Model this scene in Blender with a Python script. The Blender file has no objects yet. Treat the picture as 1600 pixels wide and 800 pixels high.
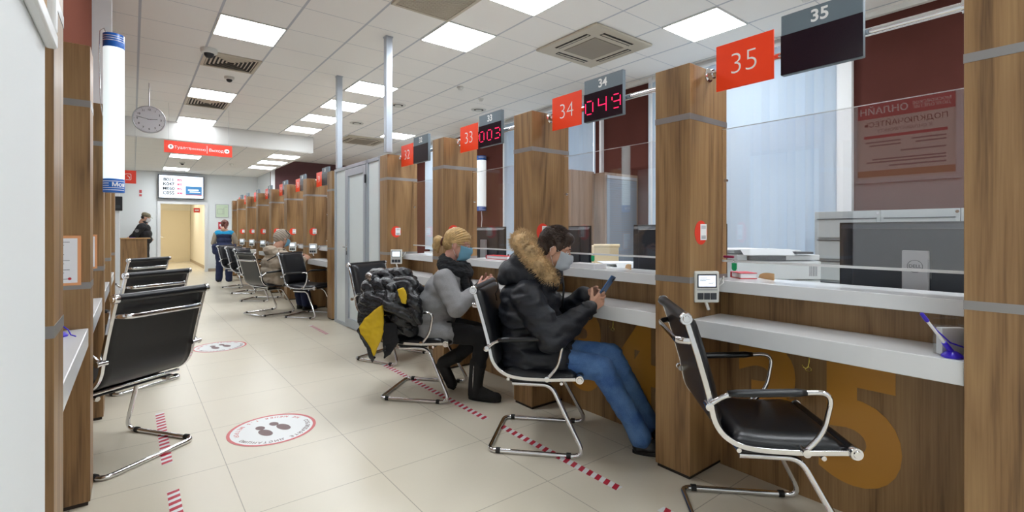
import bpy, bmesh, math, random
from mathutils import Vector, Matrix, noise
PI = math.pi
random.seed(7)
C = bpy.context.scene.collection
scene = bpy.context.scene

# ------------------------------------------------------------------ camera
EYE = 1.233
YAW = math.radians(38.15)          # turned from the +Y aisle direction towards +X
cam_data = bpy.data.cameras.new('camera')
cam = bpy.data.objects.new('camera', cam_data); C.objects.link(cam)
cam.location = (0, 0, EYE)
cam.rotation_euler = (PI/2, 0, -YAW)
cam_data.sensor_width = 36.0
cam_data.lens = 36.0*755.0/1600.0
cam_data.shift_y = -(400-361)/1600.0
cam_data.clip_start = 0.02
scene.camera = cam

# ------------------------------------------------------------------ world, exposure
w = bpy.data.worlds.new('world'); scene.world = w; w.use_nodes = True
bg = w.node_tree.nodes['Background']
bg.inputs[0].default_value = (0.78, 0.88, 1.0, 1); bg.inputs[1].default_value = 2.0
scene.view_settings.view_transform = 'Standard'
scene.view_settings.look = 'None'
scene.view_settings.exposure = 0.0
scene.view_settings.gamma = 1.0
scene.view_settings.use_curve_mapping = False
scene.cycles.use_denoising = True
scene.cycles.max_bounces = 10
scene.cycles.transparent_max_bounces = 24
PANEL = 26.5                        # brightness of the ceiling panels

# ------------------------------------------------------------------ materials
def lin(c):
    return tuple(((v/255.0)/12.92 if v <= 10 else ((v/255.0+0.055)/1.055)**2.4) for v in c)
M = {}
def mat(name, rgb, rough=0.5, metal=0.0, emit=None, es=1.0, spec=None, bump=None, var=None, coat=0, alpha=None, trans=0):
    m = bpy.data.materials.new(name); m.use_nodes = True
    nt = m.node_tree; b = nt.nodes['Principled BSDF']
    c = lin(rgb)
    b.inputs['Base Color'].default_value = (*c, 1)
    b.inputs['Roughness'].default_value = rough
    b.inputs['Metallic'].default_value = metal
    if spec is not None: b.inputs['Specular IOR Level'].default_value = spec
    if coat: b.inputs['Coat Weight'].default_value = coat; b.inputs['Coat Roughness'].default_value = 0.1
    if trans: b.inputs['Transmission Weight'].default_value = trans
    if emit is not None:
        b.inputs['Emission Color'].default_value = (*lin(emit), 1)
        b.inputs['Emission Strength'].default_value = es
    tc = nt.nodes.new('ShaderNodeTexCoord')
    if var:                                    # (scale, amount) mottling of the colour
        n = nt.nodes.new('ShaderNodeTexNoise'); n.inputs['Scale'].default_value = var[0]; n.inputs['Detail'].default_value = 4
        nt.links.new(tc.outputs['Object'], n.inputs['Vector'])
        r = nt.nodes.new('ShaderNodeMapRange'); r.inputs[3].default_value = 1-var[1]; r.inputs[4].default_value = 1+var[1]
        r.inputs[1].default_value = 0.3; r.inputs[2].default_value = 0.7
        nt.links.new(n.outputs[0], r.inputs[0])
        mx = nt.nodes.new('ShaderNodeVectorMath'); mx.operation = 'SCALE'; mx.inputs[0].default_value = c
        nt.links.new(r.outputs[0], mx.inputs['Scale']); nt.links.new(mx.outputs[0], b.inputs['Base Color'])
    if bump:                                   # (scale, strength, distance)
        n = nt.nodes.new('ShaderNodeTexNoise'); n.inputs['Scale'].default_value = bump[0]; n.inputs['Detail'].default_value = 5
        nt.links.new(tc.outputs['Object'], n.inputs['Vector'])
        bp = nt.nodes.new('ShaderNodeBump'); bp.inputs['Strength'].default_value = bump[1]; bp.inputs['Distance'].default_value = bump[2]
        nt.links.new(n.outputs[0], bp.inputs['Height']); nt.links.new(bp.outputs[0], b.inputs['Normal'])
    M[name] = m
    return m

def wood(name, dark, mid, light, rough=0.42):
    m = bpy.data.materials.new(name); m.use_nodes = True
    nt = m.node_tree; b = nt.nodes['Principled BSDF']; L = nt.links.new
    tc = nt.nodes.new('ShaderNodeTexCoord'); oi = nt.nodes.new('ShaderNodeObjectInfo')
    ad = nt.nodes.new('ShaderNodeVectorMath'); ad.operation = 'MULTIPLY_ADD'
    sc = nt.nodes.new('ShaderNodeCombineXYZ'); L(oi.outputs['Random'], sc.inputs[0]); L(oi.outputs['Random'], sc.inputs[1]); L(oi.outputs['Random'], sc.inputs[2])
    L(sc.outputs[0], ad.inputs[0]); ad.inputs[1].default_value = (17, 31, 9); L(tc.outputs['Object'], ad.inputs[2])
    mp = nt.nodes.new('ShaderNodeMapping'); mp.inputs['Scale'].default_value = (1, 1, 0.11); L(ad.outputs[0], mp.inputs[0])
    n0 = nt.nodes.new('ShaderNodeTexNoise'); n0.inputs['Scale'].default_value = 3.2; n0.inputs['Detail'].default_value = 2; n0.inputs['Distortion'].default_value = 0.4
    L(mp.outputs[0], n0.inputs['Vector'])
    ml = nt.nodes.new('ShaderNodeMath'); ml.operation = 'MULTIPLY'; ml.inputs[1].default_value = 15; L(n0.outputs[0], ml.inputs[0])
    fr = nt.nodes.new('ShaderNodeMath'); fr.operation = 'PINGPONG'; fr.inputs[1].default_value = 1; L(ml.outputs[0], fr.inputs[0])
    mp2 = nt.nodes.new('ShaderNodeMapping'); mp2.inputs['Scale'].default_value = (1, 1, 0.03); L(ad.outputs[0], mp2.inputs[0])
    n1 = nt.nodes.new('ShaderNodeTexNoise'); n1.inputs['Scale'].default_value = 130; n1.inputs['Detail'].default_value = 3; L(mp2.outputs[0], n1.inputs['Vector'])
    n2 = nt.nodes.new('ShaderNodeTexNoise'); n2.inputs['Scale'].default_value = 14; n2.inputs['Detail'].default_value = 3; L(mp2.outputs[0], n2.inputs['Vector'])
    a1 = nt.nodes.new('ShaderNodeMath'); a1.operation = 'MULTIPLY'; a1.inputs[1].default_value = 0.19; L(fr.outputs[0], a1.inputs[0])
    a2 = nt.nodes.new('ShaderNodeMath'); a2.operation = 'MULTIPLY_ADD'; a2.inputs[1].default_value = 0.46; L(n1.outputs[0], a2.inputs[0]); L(a1.outputs[0], a2.inputs[2])
    a3 = nt.nodes.new('ShaderNodeMath'); a3.operation = 'MULTIPLY_ADD'; a3.inputs[1].default_value = 0.58; L(n2.outputs[0], a3.inputs[0]); L(a2.outputs[0], a3.inputs[2])
    cr = nt.nodes.new('ShaderNodeValToRGB'); e = cr.color_ramp.elements
    e[0].position = 0.38; e[0].color = (*lin(dark), 1); e[1].position = 0.84; e[1].color = (*lin(light), 1)
    k = cr.color_ramp.elements.new(0.58); k.color = (*lin(mid), 1)
    L(a3.outputs[0], cr.inputs[0]); L(cr.outputs[0], b.inputs['Base Color'])
    b.inputs['Roughness'].default_value = rough
    M[name] = m
wood('walnut', (98, 71, 43), (142, 108, 70), (164, 130, 88))
wood('walnut_pale', (104, 84, 72), (138, 115, 98), (155, 132, 114))
mat('strip', (150, 147, 146), 0.35, 0.55)
mat('worktop', (226, 228, 230), 0.22)
mat('white_paint', (228, 228, 226), 0.6)
mat('white_wall', (234, 238, 240), 0.7)
mat('white_plastic', (222, 222, 216), 0.4)
mat('cream_plastic', (196, 187, 170), 0.45)
mat('grey_grille', (150, 140, 126), 0.6)
mat('vent_dark', (40, 36, 34), 0.8)
mat('maroon', (86, 50, 45), 0.9, spec=0.05, var=(3, 0.05))
mat('brick_paint', (122, 76, 64), 0.9, spec=0.0)
mat('maroon_far', (98, 62, 64), 0.6)
mat('chrome', (225, 225, 228), 0.07, 1.0)
mat('aluminium', (222, 222, 225), 0.09, 1.0)
mat('grey_aluminium', (176, 184, 194), 0.35, 0.45)
mat('leather', (17, 19, 24), 0.33, spec=0.5, bump=(160, 0.12, 0.002))
mat('black_rubber', (18, 18, 18), 0.6)
mat('black_plastic', (28, 30, 34), 0.35)
mat('monitor_back', (38, 44, 54), 0.35)
mat('silver', (170, 170, 174), 0.35, 0.5)
mat('orange_sign', (240, 66, 28), 0.35, emit=(240, 66, 28), es=0.12)
mat('red_sign', (232, 62, 38), 0.45)
mat('sign_grey', (108, 122, 132), 0.45)
mat('led_glass', (34, 24, 34), 0.18)
mat('led_red', (255, 20, 70), 0.4, emit=(255, 24, 80), es=3.0)
mat('led_dim', (48, 26, 38), 0.4)
mat('white_text', (245, 245, 245), 0.5)
mat('gold', (196, 138, 52), 0.42, 0.0)
mat('red_tape', (190, 40, 62), 0.4)
mat('decal_white', (228, 230, 230), 0.35)
mat('decal_red', (205, 90, 92), 0.4)
mat('decal_brown', (112, 84, 84), 0.5)
mat('floor_plinth', (40, 30, 24), 0.6)
mat('blue_plastic', (20, 98, 190), 0.3)
mat('tube_white', (236, 248, 248), 0.3, emit=(232, 248, 250), es=0.75)
mat('tube_white_off', (240, 245, 246), 0.3, emit=(240, 248, 250), es=0.55)
mat('clock_face', (226, 226, 232), 0.4)
mat('clock_rim', (190, 190, 196), 0.3, 0.4)
mat('ink', (28, 28, 34), 0.6)
mat('grey_ink', (120, 122, 128), 0.6)
mat('poster_paper', (228, 222, 212), 0.5)
mat('poster_red', (196, 44, 60), 0.5)
mat('orange_frame', (228, 160, 110), 0.5)
mat('cabinet_steel', (176, 182, 184), 0.4, 0.2)
mat('steel_dark', (70, 74, 78), 0.5)
mat('tambour', (128, 136, 146), 0.4, 0.2)
mat('printer', (206, 210, 212), 0.45)
mat('printer_dark', (52, 56, 62), 0.4)
mat('paper', (236, 236, 240), 0.6)
mat('folder_red', (206, 34, 48), 0.4)
mat('beige_box', (226, 206, 168), 0.6)
mat('green_tag', (24, 172, 110), 0.4)
mat('magenta', (150, 24, 76), 0.4)
mat('purple_plastic', (54, 30, 190), 0.3)
mat('brass', (205, 185, 90), 0.2, 1.0)
mat('desk_wood', (190, 150, 100), 0.5)
mat('door_cream', (236, 224, 196), 0.5)
mat('corridor', (244, 238, 222), 0.7)
mat('baseboard', (182, 166, 146), 0.5)
mat('screen_on', (235, 242, 250), 0.3, emit=(225, 236, 250), es=0.9)
mat('screen_blue', (60, 120, 170), 0.3, emit=(60, 120, 170), es=0.5)
mat('screen_red', (220, 50, 90), 0.3, emit=(225, 60, 100), es=0.6)
mat('dark_frame', (60, 62, 72), 0.35)
mat('warm_lamp', (255, 244, 220), 0.4, emit=(255, 246, 228), es=90.0)
mat('board_green', (206, 222, 196), 0.6)
mat('navy', (38, 48, 84), 0.85, var=(20, 0.1))
mat('cyan_cloth', (22, 150, 200), 0.8)
mat('skin', (206, 158, 134), 0.5, var=(14, 0.05))
mat('skin_rosy', (212, 160, 144), 0.5, var=(14, 0.05))
mat('lips', (176, 104, 96), 0.5)
mat('eye_white', (225, 222, 218), 0.3)
mat('iris', (50, 38, 30), 0.2)
mat('mask', (186, 194, 204), 0.8)
mat('mask_blue', (120, 176, 206), 0.8)
mat('mask_white', (222, 222, 228), 0.8)
mat('parka', (19, 23, 33), 0.55, bump=(55, 0.35, 0.006))
mat('parka_trim', (16, 18, 24), 0.6)
mat('fur', (196, 166, 124), 0.85, var=(22, 0.38))
mat('hair_brown', (58, 42, 34), 0.55, var=(60, 0.3))
mat('hair_blond', (196, 164, 112), 0.5, var=(40, 0.22))
mat('hair_red', (92, 46, 34), 0.5, var=(40, 0.2))
mat('hair_black', (30, 26, 26), 0.6)
mat('sweater', (146, 146, 148), 0.95, bump=(260, 0.5, 0.003), var=(180, 0.09))
mat('black_cloth', (20, 21, 25), 0.85)
mat('scarf', (26, 28, 32), 0.9, bump=(60, 0.4, 0.004))
mat('boot', (22, 22, 24), 0.7, bump=(90, 0.3, 0.002))
mat('sole', (14, 14, 14), 0.8)
mat('shoe_leather', (24, 24, 28), 0.35)
mat('puffer', (26, 28, 33), 0.24, bump=(26, 0.7, 0.014))
mat('yellow_lining', (214, 178, 20), 0.5, bump=(50, 0.3, 0.004))
mat('coat_beige', (172, 158, 140), 0.85, bump=(50, 0.3, 0.004))
mat('hat_beige', (164, 152, 138), 0.95, bump=(120, 0.5, 0.004))
mat('guard_black', (24, 24, 28), 0.8)
mat('camo', (120, 112, 92), 0.9, var=(60, 0.4))
mat('phone_blue', (60, 96, 140), 0.3)
mat('cable_white', (230, 230, 228), 0.5)
mat('white_frame', (232, 234, 236), 0.35)
mat('blind', (214, 224, 232), 0.75)
mat('outside', (120, 130, 140), 0.9)

def jeans_mat():
    m = mat('jeans', (60, 100, 158), 0.85)
    nt = m.node_tree; b = nt.nodes['Principled BSDF']; L = nt.links.new
    tc = nt.nodes.new('ShaderNodeTexCoord')
    n = nt.nodes.new('ShaderNodeTexNoise'); n.inputs['Scale'].default_value = 6; n.inputs['Detail'].default_value = 3
    f = nt.nodes.new('ShaderNodeTexNoise'); f.inputs['Scale'].default_value = 260; f.inputs['Detail'].default_value = 2
    L(tc.outputs['Object'], n.inputs['Vector']); L(tc.outputs['Object'], f.inputs['Vector'])
    a = nt.nodes.new('ShaderNodeMath'); a.operation = 'MULTIPLY_ADD'; a.inputs[1].default_value = 0.3
    L(f.outputs[0], a.inputs[0]); L(n.outputs[0], a.inputs[2])
    cr = nt.nodes.new('ShaderNodeValToRGB'); e = cr.color_ramp.elements
    e[0].position = 0.4; e[0].color = (*lin((44, 82, 140)), 1); e[1].position = 0.95; e[1].color = (*lin((112, 152, 200)), 1)
    L(a.outputs[0], cr.inputs[0]); L(cr.outputs[0], b.inputs['Base Color'])
    bp = nt.nodes.new('ShaderNodeBump'); bp.inputs['Strength'].default_value = 0.4; bp.inputs['Distance'].default_value = 0.01
    n3 = nt.nodes.new('ShaderNodeTexNoise'); n3.inputs['Scale'].default_value = 18; L(tc.outputs['Object'], n3.inputs['Vector'])
    L(n3.outputs[0], bp.inputs['Height']); L(bp.outputs[0], b.inputs['Normal'])
jeans_mat()

def glass_mat(name, tint=(1, 1, 1), boost=1.0, base=0.0, rough=0.0, gloss=(1, 1, 1)):
    m = bpy.data.materials.new(name); m.use_nodes = True
    nt = m.node_tree; nt.nodes.clear(); L = nt.links.new
    o = nt.nodes.new('ShaderNodeOutputMaterial'); mx = nt.nodes.new('ShaderNodeMixShader')
    t = nt.nodes.new('ShaderNodeBsdfTransparent'); t.inputs[0].default_value = (*tint, 1)
    g = nt.nodes.new('ShaderNodeBsdfGlossy'); g.inputs['Roughness'].default_value = rough; g.inputs[0].default_value = (*gloss, 1)
    lw = nt.nodes.new('ShaderNodeLayerWeight'); lw.inputs[0].default_value = 0.5      # Schlick: 0.04 + 0.96 (1-cos)^5, the same on both faces of the pane
    pw = nt.nodes.new('ShaderNodeMath'); pw.operation = 'POWER'; pw.inputs[1].default_value = 5; L(lw.outputs['Facing'], pw.inputs[0])
    f = nt.nodes.new('ShaderNodeMath'); f.operation = 'MULTIPLY_ADD'; f.inputs[1].default_value = 0.96; f.inputs[2].default_value = 0.04; L(pw.outputs[0], f.inputs[0])
    ma = nt.nodes.new('ShaderNodeMath'); ma.operation = 'MULTIPLY_ADD'; ma.inputs[1].default_value = boost; ma.inputs[2].default_value = base
    L(f.outputs[0], ma.inputs[0]); L(ma.outputs[0], mx.inputs[0]); L(t.outputs[0], mx.inputs[1]); L(g.outputs[0], mx.inputs[2]); L(mx.outputs[0], o.inputs[0])
    M[name] = m
glass_mat('screen_glass', (0.985, 0.985, 0.99), 1.7)
glass_mat('window_glass', (0.95, 0.97, 0.98), 1.0)
glass_mat('clear_acrylic', (0.93, 0.94, 0.94), 1.3)

def frosted():
    m = bpy.data.materials.new('frosted_glass'); m.use_nodes = True
    nt = m.node_tree; nt.nodes.clear(); L = nt.links.new
    o = nt.nodes.new('ShaderNodeOutputMaterial'); mx = nt.nodes.new('ShaderNodeMixShader'); mx2 = nt.nodes.new('ShaderNodeMixShader')
    d = nt.nodes.new('ShaderNodeBsdfDiffuse'); d.inputs[0].default_value = (*lin((240, 248, 250)), 1)
    t = nt.nodes.new('ShaderNodeBsdfTranslucent'); t.inputs[0].default_value = (*lin((228, 240, 244)), 1)
    g = nt.nodes.new('ShaderNodeBsdfGlossy'); g.inputs['Roughness'].default_value = 0.08
    f = nt.nodes.new('ShaderNodeFresnel'); f.inputs[0].default_value = 1.45
    mx.inputs[0].default_value = 0.2
    L(d.outputs[0], mx.inputs[1]); L(t.outputs[0], mx.inputs[2]); L(f.outputs[0], mx2.inputs[0]); L(mx.outputs[0], mx2.inputs[1]); L(g.outputs[0], mx2.inputs[2]); L(mx2.outputs[0], o.inputs[0])
    M['frosted_glass'] = m
frosted()

def blind_mat():
    m = bpy.data.materials.new('blind_fabric'); m.use_nodes = True
    nt = m.node_tree; nt.nodes.clear(); L = nt.links.new
    o = nt.nodes.new('ShaderNodeOutputMaterial'); mx = nt.nodes.new('ShaderNodeMixShader'); mx.inputs[0].default_value = 0.35
    d = nt.nodes.new('ShaderNodeBsdfDiffuse'); d.inputs[0].default_value = (*lin((220, 228, 234)), 1)
    t = nt.nodes.new('ShaderNodeBsdfTranslucent'); t.inputs[0].default_value = (*lin((205, 222, 238)), 1)
    L(d.outputs[0], mx.inputs[1]); L(t.outputs[0], mx.inputs[2]); L(mx.outputs[0], o.inputs[0])
    M['blind_fabric'] = m
blind_mat()

def grid_mat(name, base, line, tx, ty, ox, oy, lw, rough, bump=0.0, cross=None, var=0.0, spec=0.5):
    """tiles of tx by ty with joints lw wide; cross = width of the joints running along X"""
    m = bpy.data.materials.new(name); m.use_nodes = True
    nt = m.node_tree; b = nt.nodes['Principled BSDF']; L = nt.links.new
    tc = nt.nodes.new('ShaderNodeTexCoord'); sp = nt.nodes.new('ShaderNodeSeparateXYZ'); L(tc.outputs['Object'], sp.inputs[0])
    def joint(k, size, off, width):
        a = nt.nodes.new('ShaderNodeMath'); a.operation = 'SUBTRACT'; a.inputs[1].default_value = off - 50*size; L(sp.outputs[k], a.inputs[0])
        p = nt.nodes.new('ShaderNodeMath'); p.operation = 'PINGPONG'; p.inputs[1].default_value = size/2; L(a.outputs[0], p.inputs[0])
        c = nt.nodes.new('ShaderNodeMath'); c.operation = 'LESS_THAN'; c.inputs[1].default_value = width/2; L(p.outputs[0], c.inputs[0])
        return c
    j1 = joint(0, tx, ox, lw); j2 = joint(1, ty, oy, cross or lw)
    mxm = nt.nodes.new('ShaderNodeMath'); mxm.operation = 'MAXIMUM'; L(j1.outputs[0], mxm.inputs[0]); L(j2.outputs[0], mxm.inputs[1])
    n = nt.nodes.new('ShaderNodeTexNoise'); n.inputs['Scale'].default_value = 1.7; n.inputs['Detail'].default_value = 6; L(tc.outputs['Object'], n.inputs['Vector'])
    r = nt.nodes.new('ShaderNodeMapRange'); r.inputs[1].default_value = 0.3; r.inputs[2].default_value = 0.7; r.inputs[3].default_value = 1-var; r.inputs[4].default_value = 1+var; L(n.outputs[0], r.inputs[0])
    vs = nt.nodes.new('ShaderNodeVectorMath'); vs.operation = 'SCALE'; vs.inputs[0].default_value = lin(base); L(r.outputs[0], vs.inputs['Scale'])
    mix = nt.nodes.new('ShaderNodeMix'); mix.data_type = 'RGBA'; L(mxm.outputs[0], mix.inputs[0]); L(vs.outputs[0], mix.inputs[6]); mix.inputs[7].default_value = (*lin(line), 1)
    L(mix.outputs[2], b.inputs['Base Color']); b.inputs['Roughness'].default_value = rough; b.inputs['Specular IOR Level'].default_value = spec
    M[name] = m
grid_mat('floor_tiles', (217, 209, 191), (168, 160, 144), 0.61, 0.585, 0.39, 2.35, 0.004, 0.34, var=0.025)
grid_mat('ceiling_tiles', (246, 244, 241), (196, 199, 206), 0.6, 0.6, 0.655, 5.345, 0.022, 0.8, cross=0.008, spec=0.2)
grid_mat('soffit_tiles', (236, 234, 230), (198, 200, 202), 0.6, 0.6, 0.655, 5.345, 0.014, 0.8, cross=0.007, spec=0.2)

# ------------------------------------------------------------------ mesh helpers
class MB:
    def __init__(s): s.bm = bmesh.new()
    def quad(s, pts):
        s.bm.faces.new([s.bm.verts.new(p) for p in pts]); return s
    def box(s, a, b, mtx=None):
        x0, y0, z0 = a; x1, y1, z1 = b
        if x0 > x1: x0, x1 = x1, x0
        if y0 > y1: y0, y1 = y1, y0
        if z0 > z1: z0, z1 = z1, z0
        P = [(x0,y0,z0),(x1,y0,z0),(x1,y1,z0),(x0,y1,z0),(x0,y0,z1),(x1,y0,z1),(x1,y1,z1),(x0,y1,z1)]
        if mtx is not None: P = [mtx @ Vector(p) for p in P]
        v = [s.bm.verts.new(p) for p in P]
        for f in ((0,3,2,1),(4,5,6,7),(0,1,5,4),(1,2,6,5),(2,3,7,6),(3,0,4,7)): s.bm.faces.new([v[i] for i in f])
        return s
    def cyl(s, p0, p1, r0, r1=None, seg=20, caps=True):
        return s.tube([p0, p1], r0 if r1 is None else [r0, r1], seg, caps=caps)
    def tube(s, pts, r, seg=10, closed=False, caps=True, squash=None):
        pts = [Vector(p) for p in pts]; n = len(pts)
        rad = r if isinstance(r, (list, tuple)) else [r]*n
        rings = []; up = None
        for i, p in enumerate(pts):
            if closed: t = (pts[(i+1) % n]-pts[i-1])
            else: t = pts[min(i+1, n-1)]-pts[max(i-1, 0)]
            t.normalize()
            if up is None:
                up = Vector((0,0,1)) if abs(t.z) < 0.9 else Vector((1,0,0))
            side = t.cross(up)
            if side.length < 1e-4: side = t.orthogonal()
            side.normalize(); up = side.cross(t).normalized()
            a, b2 = squash if squash else (1, 1)
            ring = [s.bm.verts.new(p + (side*math.cos(2*PI*k/seg)*a + up*math.sin(2*PI*k/seg)*b2)*rad[i]) for k in range(seg)]
            rings.append(ring)
        m = n if closed else n-1
        for i in range(m):
            A, B = rings[i], rings[(i+1) % n]
            for k in range(seg): s.bm.faces.new([A[k], A[(k+1) % seg], B[(k+1) % seg], B[k]])
        if caps and not closed:
            s.bm.faces.new(list(reversed(rings[0]))); s.bm.faces.new(rings[-1])
        return s
    def lathe(s, prof, o=(0,0,0), axis='z', seg=24):
        """prof = (radius, height) pairs"""
        o = Vector(o); rings = []
        def mk(r, h, a):
            c, d = r*math.cos(a), r*math.sin(a)
            return o + {'z': Vector((c, d, h)), 'x': Vector((h, c, d)), 'y': Vector((d, h, c))}[axis]
        for r, h in prof:
            if r < 1e-6: rings.append([s.bm.verts.new(mk(0, h, 0))])
            else: rings.append([s.bm.verts.new(mk(r, h, 2*PI*k/seg)) for k in range(seg)])
        for A, B in zip(rings, rings[1:]):
            for k in range(seg):
                k2 = (k+1) % seg
                if len(A) == 1 and len(B) == 1: continue
                if len(A) == 1: s.bm.faces.new([A[0], B[k2], B[k]])
                elif len(B) == 1: s.bm.faces.new([A[k], A[k2], B[0]])
                else: s.bm.faces.new([A[k], A[k2], B[k2], B[k]])
        return s
    def prism(s, outline, ext):
        """outline = list of 3-D points of a flat loop; ext = vector"""
        e = Vector(ext); n = len(outline)
        A = [s.bm.verts.new(p) for p in outline]; B = [s.bm.verts.new(Vector(p)+e) for p in outline]
        s.bm.faces.new(A); s.bm.faces.new(list(reversed(B)))
        for k in range(n): s.bm.faces.new([A[k], B[k], B[(k+1) % n], A[(k+1) % n]])
        return s
    def ball(s, c, r, seg=16, mtx=None):
        r = (r, r, r) if not isinstance(r, (tuple, list)) else r
        T = Matrix.Translation(c) @ (mtx if mtx is not None else Matrix()) @ Matrix.Diagonal((*r, 1))
        bmesh.ops.create_uvsphere(s.bm, u_segments=seg, v_segments=max(6, seg*2//3), radius=1, matrix=T)
        return s
    def cap(s, p0, p1, r0, r1, seg=14):
        """tapered capsule"""
        p0, p1 = Vector(p0), Vector(p1); d = p1-p0; L = max(d.length, 1e-5); d = d/L
        pts = []; rad = []
        for k in range(5):
            a = PI/2*k/5+0.12; pts.append(p0-d*r0*math.cos(a)); rad.append(r0*math.sin(a))
        for k in range(4):
            t = k/3; pts.append(p0.lerp(p1, t)); rad.append(r0+(r1-r0)*t)
        for k in range(5):
            a = PI/2-(PI/2*(k+1)/5-0.12*(k+1)/5); pts.append(p1+d*r1*math.cos(a)); rad.append(r1*math.sin(a))
        return s.tube(pts, [max(r, 1e-4) for r in rad], seg)
    def build(s, name, m, parent=None, smooth=False, bevel=0, seg=2):
        bmesh.ops.recalc_face_normals(s.bm, faces=s.bm.faces)
        me = bpy.data.meshes.new(name); s.bm.to_mesh(me); s.bm.free()
        if smooth:
            for p in me.polygons: p.use_smooth = True
        o = bpy.data.objects.new(name, me); C.objects.link(o)
        mm = M[m] if isinstance(m, str) else m
        me.materials.append(mm)
        if parent is not None: o.parent = parent
        if bevel:
            b = o.modifiers.new('bevel', 'BEVEL'); b.width = bevel; b.segments = seg; b.limit_method = 'ANGLE'
            b.harden_normals = False
        if smooth == 'auto': autosmooth(o)
        return o

def autosmooth(o, ang=35):
    me = o.data
    bm = bmesh.new(); bm.from_mesh(me)
    for e in bm.edges:
        if len(e.link_faces) == 2 and e.calc_face_angle(0) > math.radians(ang): e.smooth = False
    bm.to_mesh(me); bm.free()

def remesh(mb, name, m, parent, voxel=0.006, smooth=6, fold=None, keep=None, shape=None):
    """joins overlapping closed shapes into one continuous surface"""
    bmesh.ops.recalc_face_normals(mb.bm, faces=mb.bm.faces)
    me = bpy.data.meshes.new(name); mb.bm.to_mesh(me); mb.bm.free()
    o = bpy.data.objects.new(name, me); C.objects.link(o)
    r = o.modifiers.new('r', 'REMESH'); r.mode = 'VOXEL'; r.voxel_size = voxel
    if smooth:
        q = o.modifiers.new('s', 'SMOOTH'); q.factor = 0.5; q.iterations = smooth
    dg = bpy.context.evaluated_depsgraph_get()
    new = bpy.data.meshes.new_from_object(o.evaluated_get(dg), depsgraph=dg)
    bpy.data.objects.remove(o)
    new.name = name
    if fold or shape:
        nn = [v.normal.copy() for v in new.vertices]
        for v, n in zip(new.vertices, nn):
            if fold: v.co += n*fold(v.co)
            if shape: v.co = shape(v.co)
    for p in new.polygons: p.use_smooth = True
    new.materials.clear(); new.materials.append(M[m])
    o = bpy.data.objects.new(name, new); C.objects.link(o)
    if parent is not None: o.parent = parent
    return o

def tag(o, label=None, cat=None, group=None, kind=None):
    if label: o['label'] = label
    if cat: o['category'] = cat
    if group: o['group'] = group
    if kind: o['kind'] = kind
    return o
def thing(name, label, cat, loc=(0,0,0), rz=0, group=None):
    o = bpy.data.objects.new(name, None); C.objects.link(o); o.empty_display_size = 0.1
    o.location = loc; o.rotation_euler = (0, 0, rz)
    return tag(o, label, cat, group)
def struct(o): o['kind'] = 'structure'; return o
def dup(root, loc, rz, label, group=None, name=None):
    r = root.copy(); C.objects.link(r); r.location = loc; r.rotation_euler = (0, 0, rz)
    if name: r.name = name
    r['label'] = label
    if group: r['group'] = group
    for ch in list(root.children):
        c = ch.copy(); C.objects.link(c); c.parent = r
        for g in ch.children:
            d = g.copy(); C.objects.link(d); d.parent = c
    return r

def text(name, s, size, centre, right, up, m, parent=None, extrude=0.001, bold=0.0, align='CENTER', widen=1.0, space=1.0):
    """lettering lying in the plane of right and up; the front looks along right x up"""
    cu = bpy.data.curves.new(name, 'FONT'); cu.body = s; cu.size = size; cu.align_x = align; cu.align_y = 'CENTER'
    cu.extrude = extrude; cu.offset = bold; cu.resolution_u = 6; cu.space_character = space
    t = bpy.data.objects.new(name, cu); C.objects.link(t)
    dg = bpy.context.evaluated_depsgraph_get()
    me = bpy.data.meshes.new_from_object(t.evaluated_get(dg), depsgraph=dg)
    bpy.data.objects.remove(t)
    R = Vector(right).normalized(); U = Vector(up).normalized(); N = R.cross(U)
    T = Matrix(((R.x*widen, U.x, N.x, centre[0]), (R.y*widen, U.y, N.y, centre[1]), (R.z*widen, U.z, N.z, centre[2]), (0, 0, 0, 1)))
    me.transform(T); me.materials.clear(); me.materials.append(M[m]); me.name = name
    o = bpy.data.objects.new(name, me); C.objects.link(o)
    if parent is not None: o.parent = parent
    return o

# ------------------------------------------------------------------ the room
CEIL = 3.317; SOFF = 2.968
XF = 2.165; XB = 2.52               # aisle face and back of the counter columns on the right
XR = 5.575                          # right wall
XL = -0.149                         # aisle face of the left columns
struct(MB().box((-3, -3.2, -0.1), (6.2, 24, 0)).build('floor', 'floor_tiles'))
struct(MB().box((-3, -3.2, CEIL), (6.2, 17.6, CEIL+0.1)).build('ceiling', 'ceiling_tiles'))
struct(MB().box((-3, 11.19, SOFF), (3.165, 17.3, CEIL-0.001)).build('trim_ceiling_drop', 'white_paint'))
struct(MB().box((-2.99, 11.21, SOFF-0.012), (3.145, 17.3, SOFF-0.0005)).build('ceiling_low', 'soffit_tiles'))
# right wall with two windows
wins = [(1.79, 3.95), (5.03, 7.22), (9.2, 10.3), (11.6, 12.6)]
mb = MB(); y = -3.2
for a, b in wins + [(15.4, 15.4)]:
    mb.box((XR, y, 0), (XR+0.2, a, CEIL))
    if b > a:
        mb.box((XR, a, 0), (XR+0.2, b, 0.75)); mb.box((XR, a, 3.24), (XR+0.2, b, CEIL))
    y = b
struct(mb.build('wall_right', 'maroon'))
struct(MB().box((3.18, 15.4, 0), (XR+0.2, 15.55, CEIL)).build('wall_far_right', 'maroon_far'))
struct(MB().box((3.18, 15.552, 0), (3.3, 17.3, CEIL)).build('wall_return', 'white_wall'))
struct(MB().box((3.165, 15.36, 0), (3.27, 15.398, CEIL-0.002)).build('trim_1', 'white_frame'))
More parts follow.
